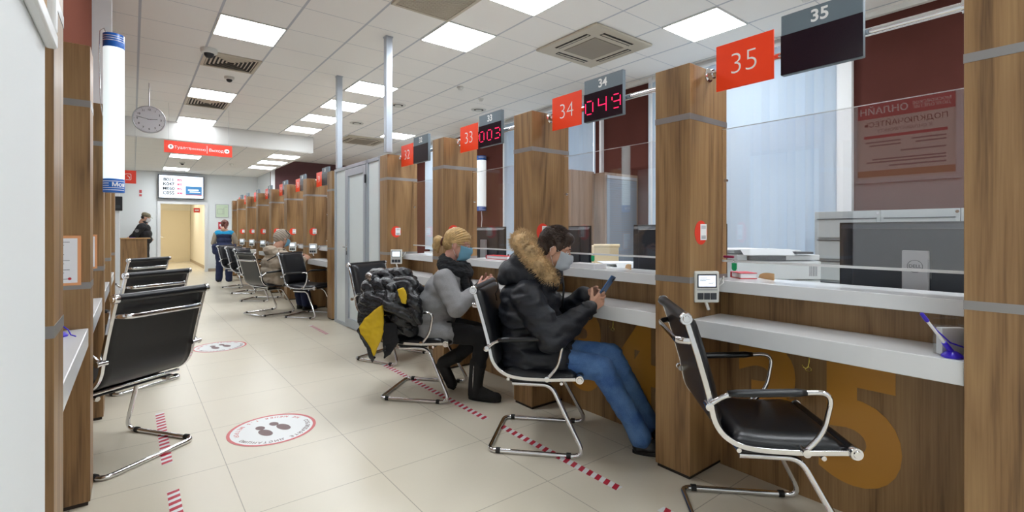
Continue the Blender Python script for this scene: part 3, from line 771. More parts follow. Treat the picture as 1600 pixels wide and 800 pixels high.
def make_chair():
    t = thing('office_chair', '', 'chair')
    prof = rib_pts()
    # side ribs: flat chromed S-curve
    for s in (-1, 1):
        mb = MB(); y = s*(W_+.004)
        R = []
        for i, (x, z) in enumerate(prof):
            a = prof[max(i-1, 0)]; b = prof[min(i+1, len(prof)-1)]
            tx, tz = b[0]-a[0], b[1]-a[1]; L = math.hypot(tx, tz); nx, nz = -tz/L, tx/L
            h = .0095
            R.append([mb.bm.verts.new(p) for p in ((x+nx*h, y-.009, z+nz*h), (x+nx*h, y+.009, z+nz*h), (x-nx*h, y+.009, z-nz*h), (x-nx*h, y-.009, z-nz*h))])
        for A, B in zip(R, R[1:]):
            for k in range(4): mb.bm.faces.new([A[k], A[(k+1) % 4], B[(k+1) % 4], B[k]])
        mb.bm.faces.new(R[0]); mb.bm.faces.new(list(reversed(R[-1])))
        rb = mb.build('side_rib', 'aluminium', t, smooth='auto', bevel=.002)
        for (x, z) in (prof[0], prof[-1]):
            MB().lathe([(0, s*.022), (.012, s*.022), (.014, s*.018), (.021, s*.018), (.024, s*.012), (.024, -s*.006), (0, -s*.006)], (x, y, z), 'y', 22).build('end_cap', 'aluminium', rb, smooth='auto')
    # leather sling: padded back and seat
    def sling(idx0, idx1, thick, name, lift, pad):
        mb = MB(); n = idx1-idx0; NY = 12; top = []; bot = []
        for i in range(idx0, idx1+1):
            x, z = prof[i]; a = prof[max(i-1, 0)]; b = prof[min(i+1, len(prof)-1)]
            tx, tz = b[0]-a[0], b[1]-a[1]; L = math.hypot(tx, tz); nx, nz = -tz/L, tx/L
            if nx < 0 and nz < 0: nx, nz = -nx, -nz
            s = (i-idx0)/n; ed = min(1, min(s, 1-s)*9); rt = []; rb_ = []
            for j in range(NY+1):
                v = j/NY*2-1; yy = v*(W_-.003); ej = min(1, (1-abs(v))*6)
                th = thick*(.35+.65*math.sqrt(ed*ej))+pad*max(0, 1-v*v)*ed
                rt.append(mb.bm.verts.new((x+nx*(lift+th), yy, z+nz*(lift+th)))); rb_.append(mb.bm.verts.new((x+nx*(lift-.004), yy, z+nz*(lift-.004))))
            top.append(rt); bot.append(rb_)
        for i in range(n):
            for j in range(NY):
                mb.bm.faces.new([top[i][j], top[i][j+1], top[i+1][j+1], top[i+1][j]]); mb.bm.faces.new([bot[i][j], bot[i+1][j], bot[i+1][j+1], bot[i][j+1]])
            mb.bm.faces.new([top[i][0], top[i+1][0], bot[i+1][0], bot[i][0]]); mb.bm.faces.new([top[i][NY], bot[i][NY], bot[i+1][NY], top[i+1][NY]])
        for e in (0, n):
            for j in range(NY): mb.bm.faces.new([top[e][j], bot[e][j], bot[e][j+1], top[e][j+1]])
        return mb.build(name, 'leather', t, smooth=True)
    sling(0, len(prof)-1, .004, 'sling', -.003, 0)
    sling(0, 20, .034, 'back_cushion', .004, .008)
    sling(23, len(prof)-2, .036, 'seat_cushion', .004, .012)
    MB().tube([(prof[0][0], -W_+.004, prof[0][1]), (prof[0][0], W_-.004, prof[0][1])], .022, 18).build('head_roll', 'leather', t, smooth='auto')
    MB().tube([(prof[-1][0], -W_+.004, prof[-1][1]), (prof[-1][0], W_-.004, prof[-1][1])], .02, 18).build('front_roll', 'leather', t, smooth='auto')
    # bowed bracket behind the back, flat spreader bars
    bx, bz = -.300, .815
    path = round_path([(bx+.006, -W_, bz), (bx-.055, -W_+.04, bz-.005), (bx-.055, W_-.04, bz-.005), (bx+.006, W_, bz)], .03)
    MB().tube(path, .0135, 10, squash=(.42, 1)).build('back_bracket', 'aluminium', t, smooth=True)
    for bx, bz in ((-.135, .412), (.16, .40)): MB().tube([(bx, -W_, bz), (bx, W_, bz)], .009, 12).build('spreader', 'chrome', t, smooth='auto')
    # armrests
    for s in (-1, 1):
        y = s*(W_+.022)
        path = round_path([(-.25, y, .583), (-.19, y+s*.012, .632), (.175, y+s*.012, .655), (.145, y+s*.004, .50), (.085, y, .432)], [.04, .055, .05])
        MB().tube(path, .0095, 12).build('armrest', 'chrome', t, smooth='auto')
        pad = [(-.185+k*.0298, y+s*.012, .6338+k*.0018) for k in range(10)]
        MB().tube(pad, [.013]+[.0175]*8+[.013], 14, squash=(1.1, .8)).build('arm_pad', 'leather', t, smooth=True)
        for (x, z) in ((-.25, .583), (.085, .432)):
            MB().lathe([(0, -s*.03), (.012, -s*.03), (.012, s*.012), (.015, s*.012), (.015, s*.02), (0, s*.022)], (x, y, z), 'y', 16).build('arm_bolt', 'chrome', t, smooth='auto')
    # cantilever sled base
    wb = .246; r = .0125
    for s in (-1, 1):
        pass
    path = round_path([(-.12, -wb+.06, .375), (.10, -wb+.06, .375), (.29, -wb, .0135), (-.245, -wb, .0135), (-.245, wb, .0135), (.29, wb, .0135), (.10, wb-.06, .375), (-.12, wb-.06, .375)], [.05, .075, .05, .05, .075, .05])
    MB().tube(path, r, 14).build('sled_base', 'chrome', t, smooth='auto')
    MB().box((-.13, -.20, .388), (.10, .20, .396)).box((-.02, -.19, .396), (.03, .19, .408)).build('seat_plate', 'black_plastic', t, bevel=.003)
    for s in (-1, 1):
        for x in (-.19, .20): MB().tube([(x-.012, s*wb, .0155), (x+.012, s*wb, .0155)], .0155, 12).build('glide', 'black_rubber', t, smooth='auto')
    return t
ch0 = make_chair()
R = math.radians
chairs = [((2.05, .965), -46, 'empty black chair in the right foreground, turned to the counter 35', 'black cantilever chairs along the right counter'),
          ((1.908, 2.183), -48, 'black chair the man in the fur hood is sitting on', 'black cantilever chairs along the right counter'),
          ((1.769, 3.35), -49, 'black chair the woman in the grey sweater is sitting on', 'black cantilever chairs along the right counter'),
          ((2.0, 4.446), -66, 'black chair between the puffer jacket and the glass booth', 'black cantilever chairs along the right counter'),
          ((-.059, 3.45), 126, 'nearest black chair on the left, seen from behind', 'black cantilever chairs along the left counter'),
          ((-.02, 4.98), 124, 'middle one of the three black chairs seen from behind on the left', 'black cantilever chairs along the left counter'),
          ((-.05, 7.32), 129, 'farthest of the three black chairs on the left', 'black cantilever chairs along the left counter'),
          ((2.03, 7.36), -52, 'empty black chair just beyond the glass booth, right of the beige coat', 'black cantilever chairs at the far counters'),
          ((1.60, 7.95), 18, 'black chair under the woman in the beige coat, its back turned to the aisle', 'black cantilever chairs at the far counters'),
          ((1.80, 9.6), -38, 'black far chair next beyond the beige coat woman, third from the standing woman', 'black cantilever chairs at the far counters'),
          ((1.84, 10.85), -42, 'black far chair next to the standing woman, second nearest her', 'black cantilever chairs at the far counters'),
          ((1.85, 12.1), -46, 'farthest black chair, closest to the woman in the navy uniform', 'black cantilever chairs at the far counters')]
for k, ((x, y), a, l, g) in enumerate(chairs):
    if k == 0:
        ch0.location = (x, y, 0); ch0.rotation_euler = (0, 0, R(a)); ch0['label'] = l; ch0['group'] = g
    else: dup(ch0, (x, y, 0), R(a), l, g)
def V(px, py, d):
    """the place d metres deep along the sight line through a pixel of the 1600 x 800 photograph"""
    c, s = math.cos(YAW), math.sin(YAW); a = (px-800)/755*d
    return Vector((c*a+s*d, -s*a+c*d, EYE-(py-361)/755*d))
# ------------------------------------------------------------------ floor tape and stickers
def tape(x, y0, y1, label):
    t = thing('warning_tape', label, 'floor tape', (x, (y0+y1)/2, .0004), 0, 'red and white tape strips on the floor')
    L = y1-y0; MB().box((-.024, -L/2, 0), (.024, L/2, .0005)).build('tape', 'decal_white', t)
    mb = MB(); y = -L/2
    while y < L/2-.03:
        mb.prism([(-.024, y, .0006), (.024, y+.018, .0006), (.024, min(y+.046, L/2), .0006), (-.024, min(y+.028, L/2), .0006)], (0, 0, .0004)); y += .056
    mb.build('stripes', 'red_tape', t)
tape(1.825, 2.60, 4.25, 'red and white tape strip under the chair of the woman in grey')
tape(1.832, 1.50, 2.46, 'red and white tape strip under the chair of the man')
tape(1.845, .72, 1.28, 'red and white tape strip cut by the bottom edge of the picture')
tape(.145, 3.14, 4.05, 'red and white tape strip under the nearest left chair')
tape(.152, 2.2, 2.80, 'short red and white tape strip at the bottom left of the aisle')
tape(1.83, 5.9, 6.6, 'faint tape strip on the floor in front of the glass booth')
def decal(x, y, rz, label):
    t = thing('floor_sticker', label, 'floor sticker', (x, y, .0005), rz, 'round distance stickers on the floor')
    MB().lathe([(0, 0), (.25, 0), (.25, .0006), (0, .0006)], seg=64).build('disc', 'decal_white', t)
    MB().lathe([(.232, .0006), (.25, .0006), (.25, .0011), (.232, .0011), (.232, .0006)], seg=64).build('ring', 'decal_red', t)
    mb = MB()
    for s in (-1, 1):
        for (cy, ry, rx, cx) in ((.02, .05, .026, .043), (-.055, .028, .02, .04)):
            pts = [(1.25*(s*(cx)+rx*math.cos(a)+s*.1*(cy)), 1.25*(cy+ry*math.sin(a)), .0007) for a in [2*PI*k/24 for k in range(24)]]
            mb.prism(pts, (0, 0, .0004))
    mb.build('footprints', 'decal_brown', t)
    def ring_text(s, a0, r, size, inward, m='decal_red'):
        for k, ch in enumerate(s):
            if ch == ' ': continue
            a = a0+(k-(len(s)-1)/2)*size*.86/r*(1 if inward else -1)
            rad = Vector((math.cos(a), math.sin(a), 0)); tan = Vector((-math.sin(a), math.cos(a), 0))
            up = -rad if inward else rad; right = tan if inward else -tan
            text('letter', ch, size, (rad.x*r, rad.y*r, .0008), right, up, m, t, extrude=.0002, bold=.0005)
    ring_text('СОБЛЮДАЙТЕ ДИСТАНЦИЮ', PI/2, .200, .034, False, 'decal_brown')
    ring_text('НЕ МЕНЕЕ 1,5 МЕТРОВ', -PI/2, .200, .034, True, 'decal_red')
decal(.687, 3.29, R(195), 'round foot print sticker on the floor in the foreground aisle')
decal(.735, 5.98, R(195), 'round foot print sticker on the floor behind the nearest left chair')

# ------------------------------------------------------------------ left side: poster, notices, tube lamp
t = thing('framed_poster', 'white framed poster hanging on the white wall at the left edge', 'poster', (-.157, 1.16, 2.05))
MB().box((0, -.335, -.37), (.006, .335, .37)).build('paper', 'poster_paper', t)
f = MB()
for a, b in (((-.365, -.40), (.365, -.365)), ((-.365, .365), (.365, .40)), ((-.365, -.365), (-.33, .365)), ((.33, -.365), (.365, .365))): f.box((.0, a[0], a[1]), (.022, b[0], b[1]))
f.build('frame', 'white_frame', t, bevel=.006, seg=3)
MB().box((.006, -.325, .165), (.008, .325, .29)).build('heading_band', 'poster_red', t)
Y_, Z_ = (0, 1, 0), (0, 0, 1)
text('heading', 'ОНЛАЙН', .078, (.0085, .14, .225), Y_, Z_, 'white_text', t, bold=.001)
text('heading', 'МОСКОВСКОЕ\nДОЛГОЛЕТИЕ', .034, (.0085, -.18, .228), Y_, Z_, 'white_text', t)
text('caption', 'ПОДКЛЮЧАЙТЕСЬ', .06, (.0065, 0, .11), Y_, Z_, 'ink', t)
text('caption', 'К ОНЛАЙН-ПРОЕКТУ', .036, (.0065, 0, .05), Y_, Z_, 'grey_ink', t)
MB().box((.006, -.28, -.01), (.0075, .28, .015)).build('bar', 'poster_red', t)
mb = MB()
for k, (a, b, z) in enumerate(((-.27, -.05, 0), (.02, .27, 0), (-.27, -.08, -.03), (.02, .24, -.03), (-.27, .02, -.09), (-.27, .22, -.15), (-.27, .26, -.175), (-.27, .1, -.21))): mb.box((.006, a, z-.05), (.0072, b, z-.038))
mb.build('print', 'grey_ink', t)
MB().box((.006, -.325, -.345), (.0075, .325, -.29)).build('bar', 'desk_wood', t)

def notice(x, y, z, label, w_=.15, h=.22):
    t = thing('framed_notice', label, 'notice', (x, y, z), 0, 'orange framed notices on the left columns')
    MB().box((-w_/2, -.006, -h/2), (w_/2, 0, h/2)).build('frame', 'orange_frame', t)
    MB().box((-w_/2+.012, -.0075, -h/2+.012), (w_/2-.012, -.006, h/2-.012)).build('paper', 'paper', t)
    mb = MB()
    for k in range(13):
        if k in (3, 8): continue
        mb.box((-.045, -.0085, h/2-.03-k*.0135), (.045-.018*((k*7) % 3), -.0076, h/2-.0275-k*.0135))
    mb.build('print', 'grey_ink', t)
    MB().lathe([(0, -.0085), (.006, -.0085), (.006, -.0076), (0, -.0076)], (.045, 0, -h/2+.03), 'y', 14).build('logo', 'poster_red', t)
notice(-.262, 2.88, 1.103, 'orange bordered notice on the nearest left walnut column', .165)
notice(-.255, 4.14, 1.10, 'orange bordered notice on the second left walnut column, mostly hidden')
def pen_stand(x, y, z, rz, label, tilt=(-.09, 0, .15)):
    t = thing('pen_stand', label, 'pen', (x, y, z), rz, 'purple pens on stands')
    MB().lathe([(0, 0), (.030, 0), (.031, .006), (.022, .016), (.012, .022), (0, .024)], seg=24).build('base', 'purple_plastic', t, smooth='auto')
    d = Vector(tilt)
    MB().cyl((0, 0, .016), d*.28+Vector((0, 0, .014)), .009, .008, 14).build('socket', 'purple_plastic', t, smooth='auto')
    MB().cyl(d*.24+Vector((0, 0, .014)), d*.86+Vector((0, 0, .014)), .0046, .0046, 12).build('pen', 'paper', t, smooth='auto')
    MB().cap(d*.84+Vector((0, 0, .014)), d*1.0+Vector((0, 0, .014)), .0068, .0062, 12).build('pen_cap', 'purple_plastic', t, smooth=True)
    MB().tube([d*.9+Vector((0, 0, .014)), d*.7+Vector((.018, -.0, .0)), d*.45+Vector((.04, 0, -.01)), (.05, -.01, .03), (.07, -.02, .012), (.09, -.02, .006)], .0026, 8).build('cord', 'purple_plastic', t, smooth=True)
pen_stand(2.222, .372, .7975, R(-38), 'purple pen in a stand by the clear leaflet box, right edge', (-.105, 0, .135))
pen_stand(-.24, 2.72, .7975, R(-38), 'purple pen on the nearest left worktop')
def acrylic(x, y, z, rz, label):
    t = thing('leaflet_box', label, 'leaflet box', (x, y, z), rz, 'clear leaflet boxes')
    f = MB()
    f.box((-.045, -.02, 0), (.045, .02, .002)); f.box((-.045, -.02, .002), (.045, -.018, .105)); f.box((-.045, .018, .002), (.045, .02, .125)); f.box((-.045, -.018, .002), (-.043, .018, .105)); f.box((.043, -.018, .002), (.045, .018, .105))
    f.build('box', 'clear_acrylic', t)
    MB().box((-.04, -.012, .003), (.04, .012, .095)).build('leaflets', 'paper', t)
acrylic(2.27, .385, .7975, R(-38), 'clear leaflet box behind the purple pen at the right edge')
acrylic(-.29, 2.80, .7975, R(-38), 'clear leaflet box on the nearest left worktop')

def tube_lamp(x, y, z, h, r, label, m, wall=False, brand=True):
    t = thing('tube_lamp', label, 'tube lamp', (x, y, z), 0, 'upright tube lamps with blue ends')
    prof = lambda a, b: [(0, a), (r*.97, a), (r, a+.004), (r, b-.004), (r*.97, b), (0, b)]
    MB().lathe(prof(-h/2+.085, h/2-.085), seg=36).build('tube', m, t, smooth='auto')
    for s in (-1, 1):
        a, b = (-h/2, -h/2+.086) if s < 0 else (h/2-.086, h/2)
        e = MB().lathe([(0, a), (r*1.02, a), (r*1.03, a+.005), (r*1.03, b-.003), (r*1.0, b), (0, b)], seg=36).build('end_cap', 'blue_plastic', t, smooth='auto')
        mb = MB()
        for k in range(3 if s > 0 else 5):
            z0 = a+.012+k*(.012 if s > 0 else .014)
            if s > 0: z0 = b-.02-k*.014
            for q in range(9):
                a0 = R(200+q*15); a1 = R(200+q*15+15)
                if s < 0 and k in (2, 3) and 2 < q < 8: continue
                P = [(math.cos(a0)*r*1.035, math.sin(a0)*r*1.035, z0), (math.cos(a1)*r*1.035, math.sin(a1)*r*1.035, z0), (math.cos(a1)*r*1.035, math.sin(a1)*r*1.035, z0+.0035), (math.cos(a0)*r*1.035, math.sin(a0)*r*1.035, z0+.0035)]
                mb.prism(P, (math.cos(a0)*.001, math.sin(a0)*.001, 0))
        mb.build('lines', 'white_text', e)
        if s < 0 and brand:
            q = text('lettering', 'Мои', .036, (0, 0, 0), (1, 0, 0), (0, 0, 1), 'white_text', e, bold=.0008)
            for v in q.data.vertices:                       # wrap around the tube
                a = R(-60)+v.co.x/r; rr = r*1.04-v.co.y*1.0
                v.co = Vector((math.cos(a)*rr, math.sin(a)*rr, a*0+(-h/2+.048)+v.co.z))
    return t
L1 = tube_lamp(-.094, 4.02, 1.985, 1.01, .054, 'bright white tube lamp with blue ends hanging at the left columns', 'tube_white')
MB().tube([(-.03, .03, .50), (-.05, .02, .545), (-.07, .04, .53), (-.075, .08, .42), (-.07, .09, .1), (-.06, .11, 0)], .0025, 8).build('hanger_wire', 'chrome', L1, smooth=True)
MB().box((-.02, .05, -.45), (.02, .119, -.41)).box((-.02, .05, .05), (.02, .119, .075)).build('bracket', 'strip', L1)
L2 = tube_lamp(5.47, 7.95, 2.18, 1.09, .095, 'tube lamp with blue ends on the maroon wall behind the counter 33', 'tube_white_off', brand=False)
MB().tube([(0, 0, -.55), (.0, -.02, -.7), (.02, .03, -.85), (.03, .0, -1.0), (.03, -.02, -1.3)], .008, 8).build('cable', 'cable_white', L2, smooth=True)
t = thing('card_reader', 'small dark box fixed to the white post at the end of the left row', 'card reader', (-.149, 7.88, 1.58))
MB().box((-.05, -.02, -.09), (.05, .019, .09)).build('body', 'black_plastic', t, bevel=.006); MB().box((-.03, -.022, -.06), (.03, -.02, -.02)).build('face', 'printer_dark', t)

# ------------------------------------------------------------------ clock, hanging signs, screen
t = thing('wall_clock', 'round white clock hanging above the aisle, hands near a quarter to three', 'clock', (.185, 8.5, 2.80))
r = .192
MB().lathe([(0, .03), (r*.9, .03), (r, .015), (r, -.02), (r*.97, -.03), (r*.93, -.022), (0, -.022)], axis='y', seg=48).build('rim', 'clock_rim', t, smooth='auto')
MB().lathe([(0, -.0225), (r*.92, -.0225), (r*.92, -.024), (0, -.024)], axis='y', seg=48).build('face', 'clock_face', t, smooth='auto')
for k in range(1, 13):
    a = PI/2-k*PI/6; text('numeral', str(k), .036, (math.cos(a)*r*.70, -.0245, math.sin(a)*r*.70), (1, 0, 0), (0, 0, 1), 'ink', t, bold=.0006)
mb = MB()
for k in range(12):
    M_ = Matrix.Rotation(k*PI/6, 4, 'Y'); mb.box((-.0015, -.0255, r*.84), (.0015, -.024, r*.89), M_)
mb.build('marks', 'ink', t)
def hand(ang, L, w_, y, nm):
    MB().box((-w_/2, y-.001, -.02), (w_/2, y, L), Matrix.Rotation(ang, 4, 'Y')).build(nm, 'ink', t)
hand(R(84), .095, .006, -.0262, 'hour_hand'); hand(R(280), .145, .004, -.0275, 'minute_hand'); hand(R(282), .15, .0016, -.0288, 'second_hand')
MB().cyl((0, 0, r*.9), (0, 0, CEIL-2.80-.001), .006, seg=10).build('hanger', 'clock_rim', t)

t = thing('hanging_sign', 'long orange red sign with arrows hanging over the middle aisle', 'hanging sign', (.88, 9.6, 2.605))
MB().box((-.48, -.006, -.098), (.48, .006, .098)).build('plate', 'red_sign', t)
text('caption', 'Туалет', .066, (-.235, -.0065, -.005), (1, 0, 0), (0, 0, 1), 'white_text', t)
text('caption', '(ххххххх)', .050, (-.02, -.0065, -.008), (1, 0, 0), (0, 0, 1), 'white_text', t)
text('caption', 'Выход', .070, (.245, -.0065, -.008), (1, 0, 0), (0, 0, 1), 'white_text', t)
MB().box((.108, -.0075, -.065), (.114, -.0062, .065)).build('divider', 'white_text', t)
for x, k in ((-.39, 0), (.40, 1)):
    MB().lathe([(0, -.0065), (.038, -.0065), (.038, -.0076), (0, -.0076)], (x, 0, -.0), 'y', 28).build('roundel', 'white_text', t)
    Q = Matrix.Translation((x, 0, 0)) @ Matrix.Rotation(0 if k == 0 else PI/2, 4, 'Y')
    mb = MB(); mb.box((-.004, -.0085, -.02), (.004, -.0078, .012), Q)
    mb.prism([Q @ Vector(p) for p in ((-.016, -.0078, .004), (0, -.0078, .024), (.016, -.0078, .004), (.010, -.0078, -.002), (0, -.0078, .010), (-.010, -.0078, -.002))], (0, -.0007, 0))
    mb.build('arrow', 'ink', t)
for x in (-.42, .43): MB().cyl((x, 0, .095), (x, 0, CEIL-2.605-.001), .0016, seg=6).build('wire', 'silver', t)
t = thing('hanging_sign', 'small orange red sign hanging beside the lower end of the tube lamp', 'hanging sign', (-.09, 10.5, 2.155))
MB().box((-.14, -.006, -.11), (.14, .006, .11)).build('plate', 'red_sign', t)
mb = MB(); mb.tube(round_path([(.0, -.0072, -.05), (.07, -.0072, -.05), (.07, -.0072, .05), (.0, -.0072, .05), (-.02, -.0072, .03)], .015), .004, 8); mb.tube([(.02, -.0072, .02), (.05, -.0072, -.005), (.05, -.0072, -.03)], .005, 8)
mb.build('pictogram', 'white_text', t)
for x in (-.13, .125): MB().cyl((x, 0, .11), (x, 0, CEIL-2.155-.001), .0016, seg=6).build('wire', 'silver', t)

t = thing('queue_screen', 'large wall screen listing ticket numbers above the far doorway', 'screen', (1.135, 17.16, 2.525))
MB().box((-.56, 0, -.345), (.56, .06, .345)).build('casing', 'dark_frame', t, bevel=.005)
s = MB().box((-.535, -.003, -.322), (.535, 0, .322)).build('display', 'screen_on', t)
for k, (a, b) in enumerate((('B011', '802'), ('K047', '805'), ('M050', '802'), ('C055', '808'))):
    z = .20-k*.13
    text('ticket', a, .125, (-.31, -.004, z), (1, 0, 0), (0, 0, 1), 'ink', s, extrude=.0008, bold=.004)
    text('window', b, .085, (-.045, -.004, z), (1, 0, 0), (0, 0, 1), 'screen_red', s, extrude=.0008, bold=.004)
MB().box((.10, -.0045, -.22), (.50, -.0032, .03)).build('picture', 'screen_blue', s)
MB().box((.10, -.0055, -.235), (.50, -.0034, -.21)).build('caption_bar', 'poster_red', s)
MB().box((.16, -.0056, -.10), (.42, -.0046, -.06)).box((.2, -.0056, -.15), (.46, -.0046, -.125)).build('caption_bar', 'screen_on', s)
text('clock', '14:47', .06, (.40, -.004, .22), (1, 0, 0), (0, 0, 1), 'grey_ink', s)
MB().box((-.2, .06, -.15), (.2, .138, .15)).build('wall_mount', 'black_plastic', t)

# things on the far wall and in the corridor
t = thing('evacuation_plan', 'pale green framed plan on the far wall right of the doorway', 'plan', (2.18, 17.27, 1.855))
MB().box((-.175, 0, -.205), (.175, .029, .205)).build('frame', 'silver', t); MB().box((-.16, -.002, -.19), (.16, 0, .19)).build('sheet', 'board_green', t)
mb = MB()
for a, b, c, d in ((-.13, -.10, .02, -.095), (-.13, .05, .05, .055), (-.13, -.10, -.125, .055), (.015, -.1, .02, .05), (.045, -.12, .05, .1), (.06, .12, .14, .125)): mb.box((a, -.003, b), (c, -.0021, d))
mb.build('print', 'grey_ink', t)
t = thing('fire_sign', 'small red square sign on the far wall behind the standing woman', 'safety sign', (2.16, 17.285, 1.40))
MB().box((-.08, 0, -.11), (.08, .014, .11)).build('plate', 'poster_red', t); MB().box((-.05, -.001, -.02), (.05, 0, .05)).box((-.02, -.001, -.07), (.03, 0, -.03)).build('pictogram', 'white_text', t)
t = thing('wall_notice', 'small pinkish notice on the far wall left of the screen', 'notice', (.18, 17.29, 2.31))
MB().box((-.04, 0, -.12), (.04, .009, .12)).build('sheet', 'paper', t); MB().box((-.03, -.001, .0), (.03, 0, .09)).box((-.03, -.001, -.09), (.03, 0, -.03)).build('print', 'decal_red', t)
t = thing('exit_sign', 'tiny orange sign hanging inside the far doorway', 'exit sign', (1.55, 17.62, 1.87))
MB().box((-.08, -.01, -.07), (.08, .01, .07)).build('plate', 'red_sign', t); MB().box((-.05, -.0115, -.015), (.05, -.01, .02)).build('print', 'white_text', t)
MB().cyl((0, 0, .07), (0, 0, .679), .003, seg=8).build('rod', 'silver', t)
t = thing('corridor_door', 'closed cream door at the end of the far corridor', 'door', (1.32, 23.57, 0))
MB().box((-.50, 0, .0), (.47, .028, 2.0)).build('leaf', 'door_cream', t)
f = MB().box((-.56, -.01, 0), (-.50, .028, 2.06)).box((.47, -.01, 0), (.53, .028, 2.06)).box((-.50, -.01, 2.0), (.47, .028, 2.06)); f.build('door_frame', 'door_cream', t)
MB().tube([(-.42, 0, 1.0), (-.42, -.05, 1.0), (-.32, -.05, 1.0)], .01, 10).build('handle', 'chrome', t, smooth='auto')
for y in (18.6, 21.2):
    t = thing('corridor_lamp', 'flat ceiling lamp in the far corridor', 'ceiling light', (.9, y, 2.549), 0, 'corridor ceiling lamps')
    MB().lathe([(0, 0), (.2, 0), (.2, -.02), (.18, -.03), (0, -.03)], seg=28).build('rim', 'white_plastic', t, smooth='auto')
    MB().lathe([(0, -.031), (.17, -.031), (.15, -.05), (0, -.055)], seg=28).build('shade', 'warm_lamp', t, smooth='auto')
t = thing('reception_stand', 'tall wooden stand in front of the guard at the far left', 'stand', (.03, 15.9, 0))
MB().box((-.27, -.2, 0), (.27, -.18, 1.03)).box((-.27, -.18, 0), (-.25, .2, 1.03)).box((.25, -.18, 0), (.27, .2, 1.03)).build('body', 'walnut', t)
MB().box((-.30, -.24, 1.03), (.34, .22, 1.055)).build('top', 'desk_wood', t, bevel=.003); MB().box((-.25, -.17, .5), (.25, .19, .52)).build('shelf', 'walnut', t)

# ------------------------------------------------------------------ staff side
for k, (a, b) in enumerate(((.2, 1.5), (1.5, 2.7), (2.7, 3.9), (3.9, 4.95))):
    t = thing('staff_desk', ['long white staff desk behind the counter 35', 'white staff desk behind the counter 34', 'white staff desk behind the counter 33', 'white staff desk behind the counter 32'][k], 'desk', (0, 0, 0), 0, 'white desks on the staff side')
    MB().box((2.54, a+.005, .70), (3.45, b-.005, .725)).build('top', 'white_plastic', t, bevel=.002)
    for y in (a+.03, b-.06): MB().box((2.6, y, 0), (3.4, y+.025, .70)).build('side_panel', 'white_plastic', t)
def monitor(x, y, w_, label, rz=0, brand=False, zt=1.275, d=.725):
    """stands on the desk with its screen towards the staff (+X) and its back to the room"""
    t = thing('computer_monitor', label, 'monitor', (x, y, d+.0005), rz, 'staff monitors seen from behind')
    h = zt-d; hs = .355
    MB().prism([(0, -w_/2, h-hs), (0, w_/2, h-hs), (0, w_/2, h), (0, -w_/2, h)], (.012, 0, 0)).build('bezel', 'black_plastic', t, bevel=.003)
    MB().prism([(0, -w_/2+.01, h-hs+.01), (-.014, -w_/2+.01, h-hs+.03), (-.014, -w_/2+.01, h-.03), (0, -w_/2+.01, h-.01)], (0, w_-.02, 0)).build('rear_edge', 'monitor_back', t)
    MB().box((-.026, -w_/2+.10, h-hs+.04), (-.0, w_/2-.06, h-.030)).build('rear_shell', 'monitor_back', t, bevel=.006, seg=3)
    MB().box((-.0275, -w_/2+.11, h-.036), (-.0255, w_/2-.09, h-.033)).build('vent_slot', 'vent_dark', t)
    MB().box((.0125, -w_/2+.01, h-hs+.02), (.0132, w_/2-.01, h-.01)).build('screen', 'screen_blue', t)
    s = MB().box((-.055, -.0475, .012), (-.034, .0475, h-.13)).build('stand', 'silver', t, bevel=.004)
    MB().box((-.12, -.12, 0), (.10, .12, .012)).build('foot', 'silver', t, bevel=.004)
    if brand:
        MB().lathe([(.026, -.0565), (.028, -.0565), (.028, -.0552), (.026, -.0552), (.026, -.0565)], (0, 0, h-.20), 'x', 32).build('emblem_ring', 'ink', s)
        text('emblem', 'DELL', .020, (-.0558, 0, h-.20), (0, -1, 0), (0, 0, 1), 'ink', s, bold=.0003)
    return t
monitor(2.80, .585, .62, 'big monitor back with round emblem on its silver stand, behind counter 35', brand=True)
monitor(2.70, 1.76, .66, 'monitor back at the right end of the counter 34, beside the walnut column')
monitor(2.85, 2.93, .62, 'monitor back at the left end of the counter 34, right of the man')
monitor(2.85, 4.04, .62, 'monitor back behind the woman in grey, below the wall tube lamp')
def mfp(x, y, z, s, rz, label):
    t = thing('office_printer', label, 'printer', (x, y, z), rz, 'white office printers')
    w_, d, h = .27*s, .22*s, .34*s
    MB().box((-w_, -d, 0), (w_, d, h*.32)).build('paper_drawer', 'printer', t, bevel=.006)
    MB().box((-w_*1.0, -d*1.03, h*.335), (w_, d, h*.68)).build('body', 'printer', t, bevel=.008)
    MB().box((-w_*.98, -d*1.0, h*.70), (w_*.98, d, h*.80)).build('scanner', 'printer', t, bevel=.006)
    MB().box((-w_*.95, -d*.7, h*.80), (w_*.7, d, h*.88)).build('lid', 'printer', t, bevel=.01)
    MB().box((-w_*.75, -d*1.06, h*.70), (w_*.15, -d*1.0, h*.78)).build('output_slot', 'printer_dark', t)
    p = MB().prism([(-w_*.9, -d*1.2, h*.80), (w_*.3, -d*1.2, h*.80), (w_*.3, -d*.98, h*.90), (-w_*.9, -d*.98, h*.90)], (0, .01, .004)); p.build('control_panel', 'printer', t)
    MB().box((w_*.35, -d*1.15, h*.82), (w_*.75, -d*.9, h*.86)).build('display', 'printer_dark', t)
    mb = MB()
    for k in range(5): mb.box((w_*(.72+.04*k), -d*1.036, h*.40), (w_*(.735+.04*k), -d*1.03, h*.6))
    mb.build('vents', 'grey_ink', t)
    MB().box((-w_*.3, -d*1.005, h*.14), (w_*.3, -d*1.0, h*.2)).build('drawer_grip', 'printer_dark', t)
    MB().box((-w_*1.3, -d*.9, h*.885), (-w_*.1, d*.6, h*.90)).build('loose_paper', 'paper', t)
    return t
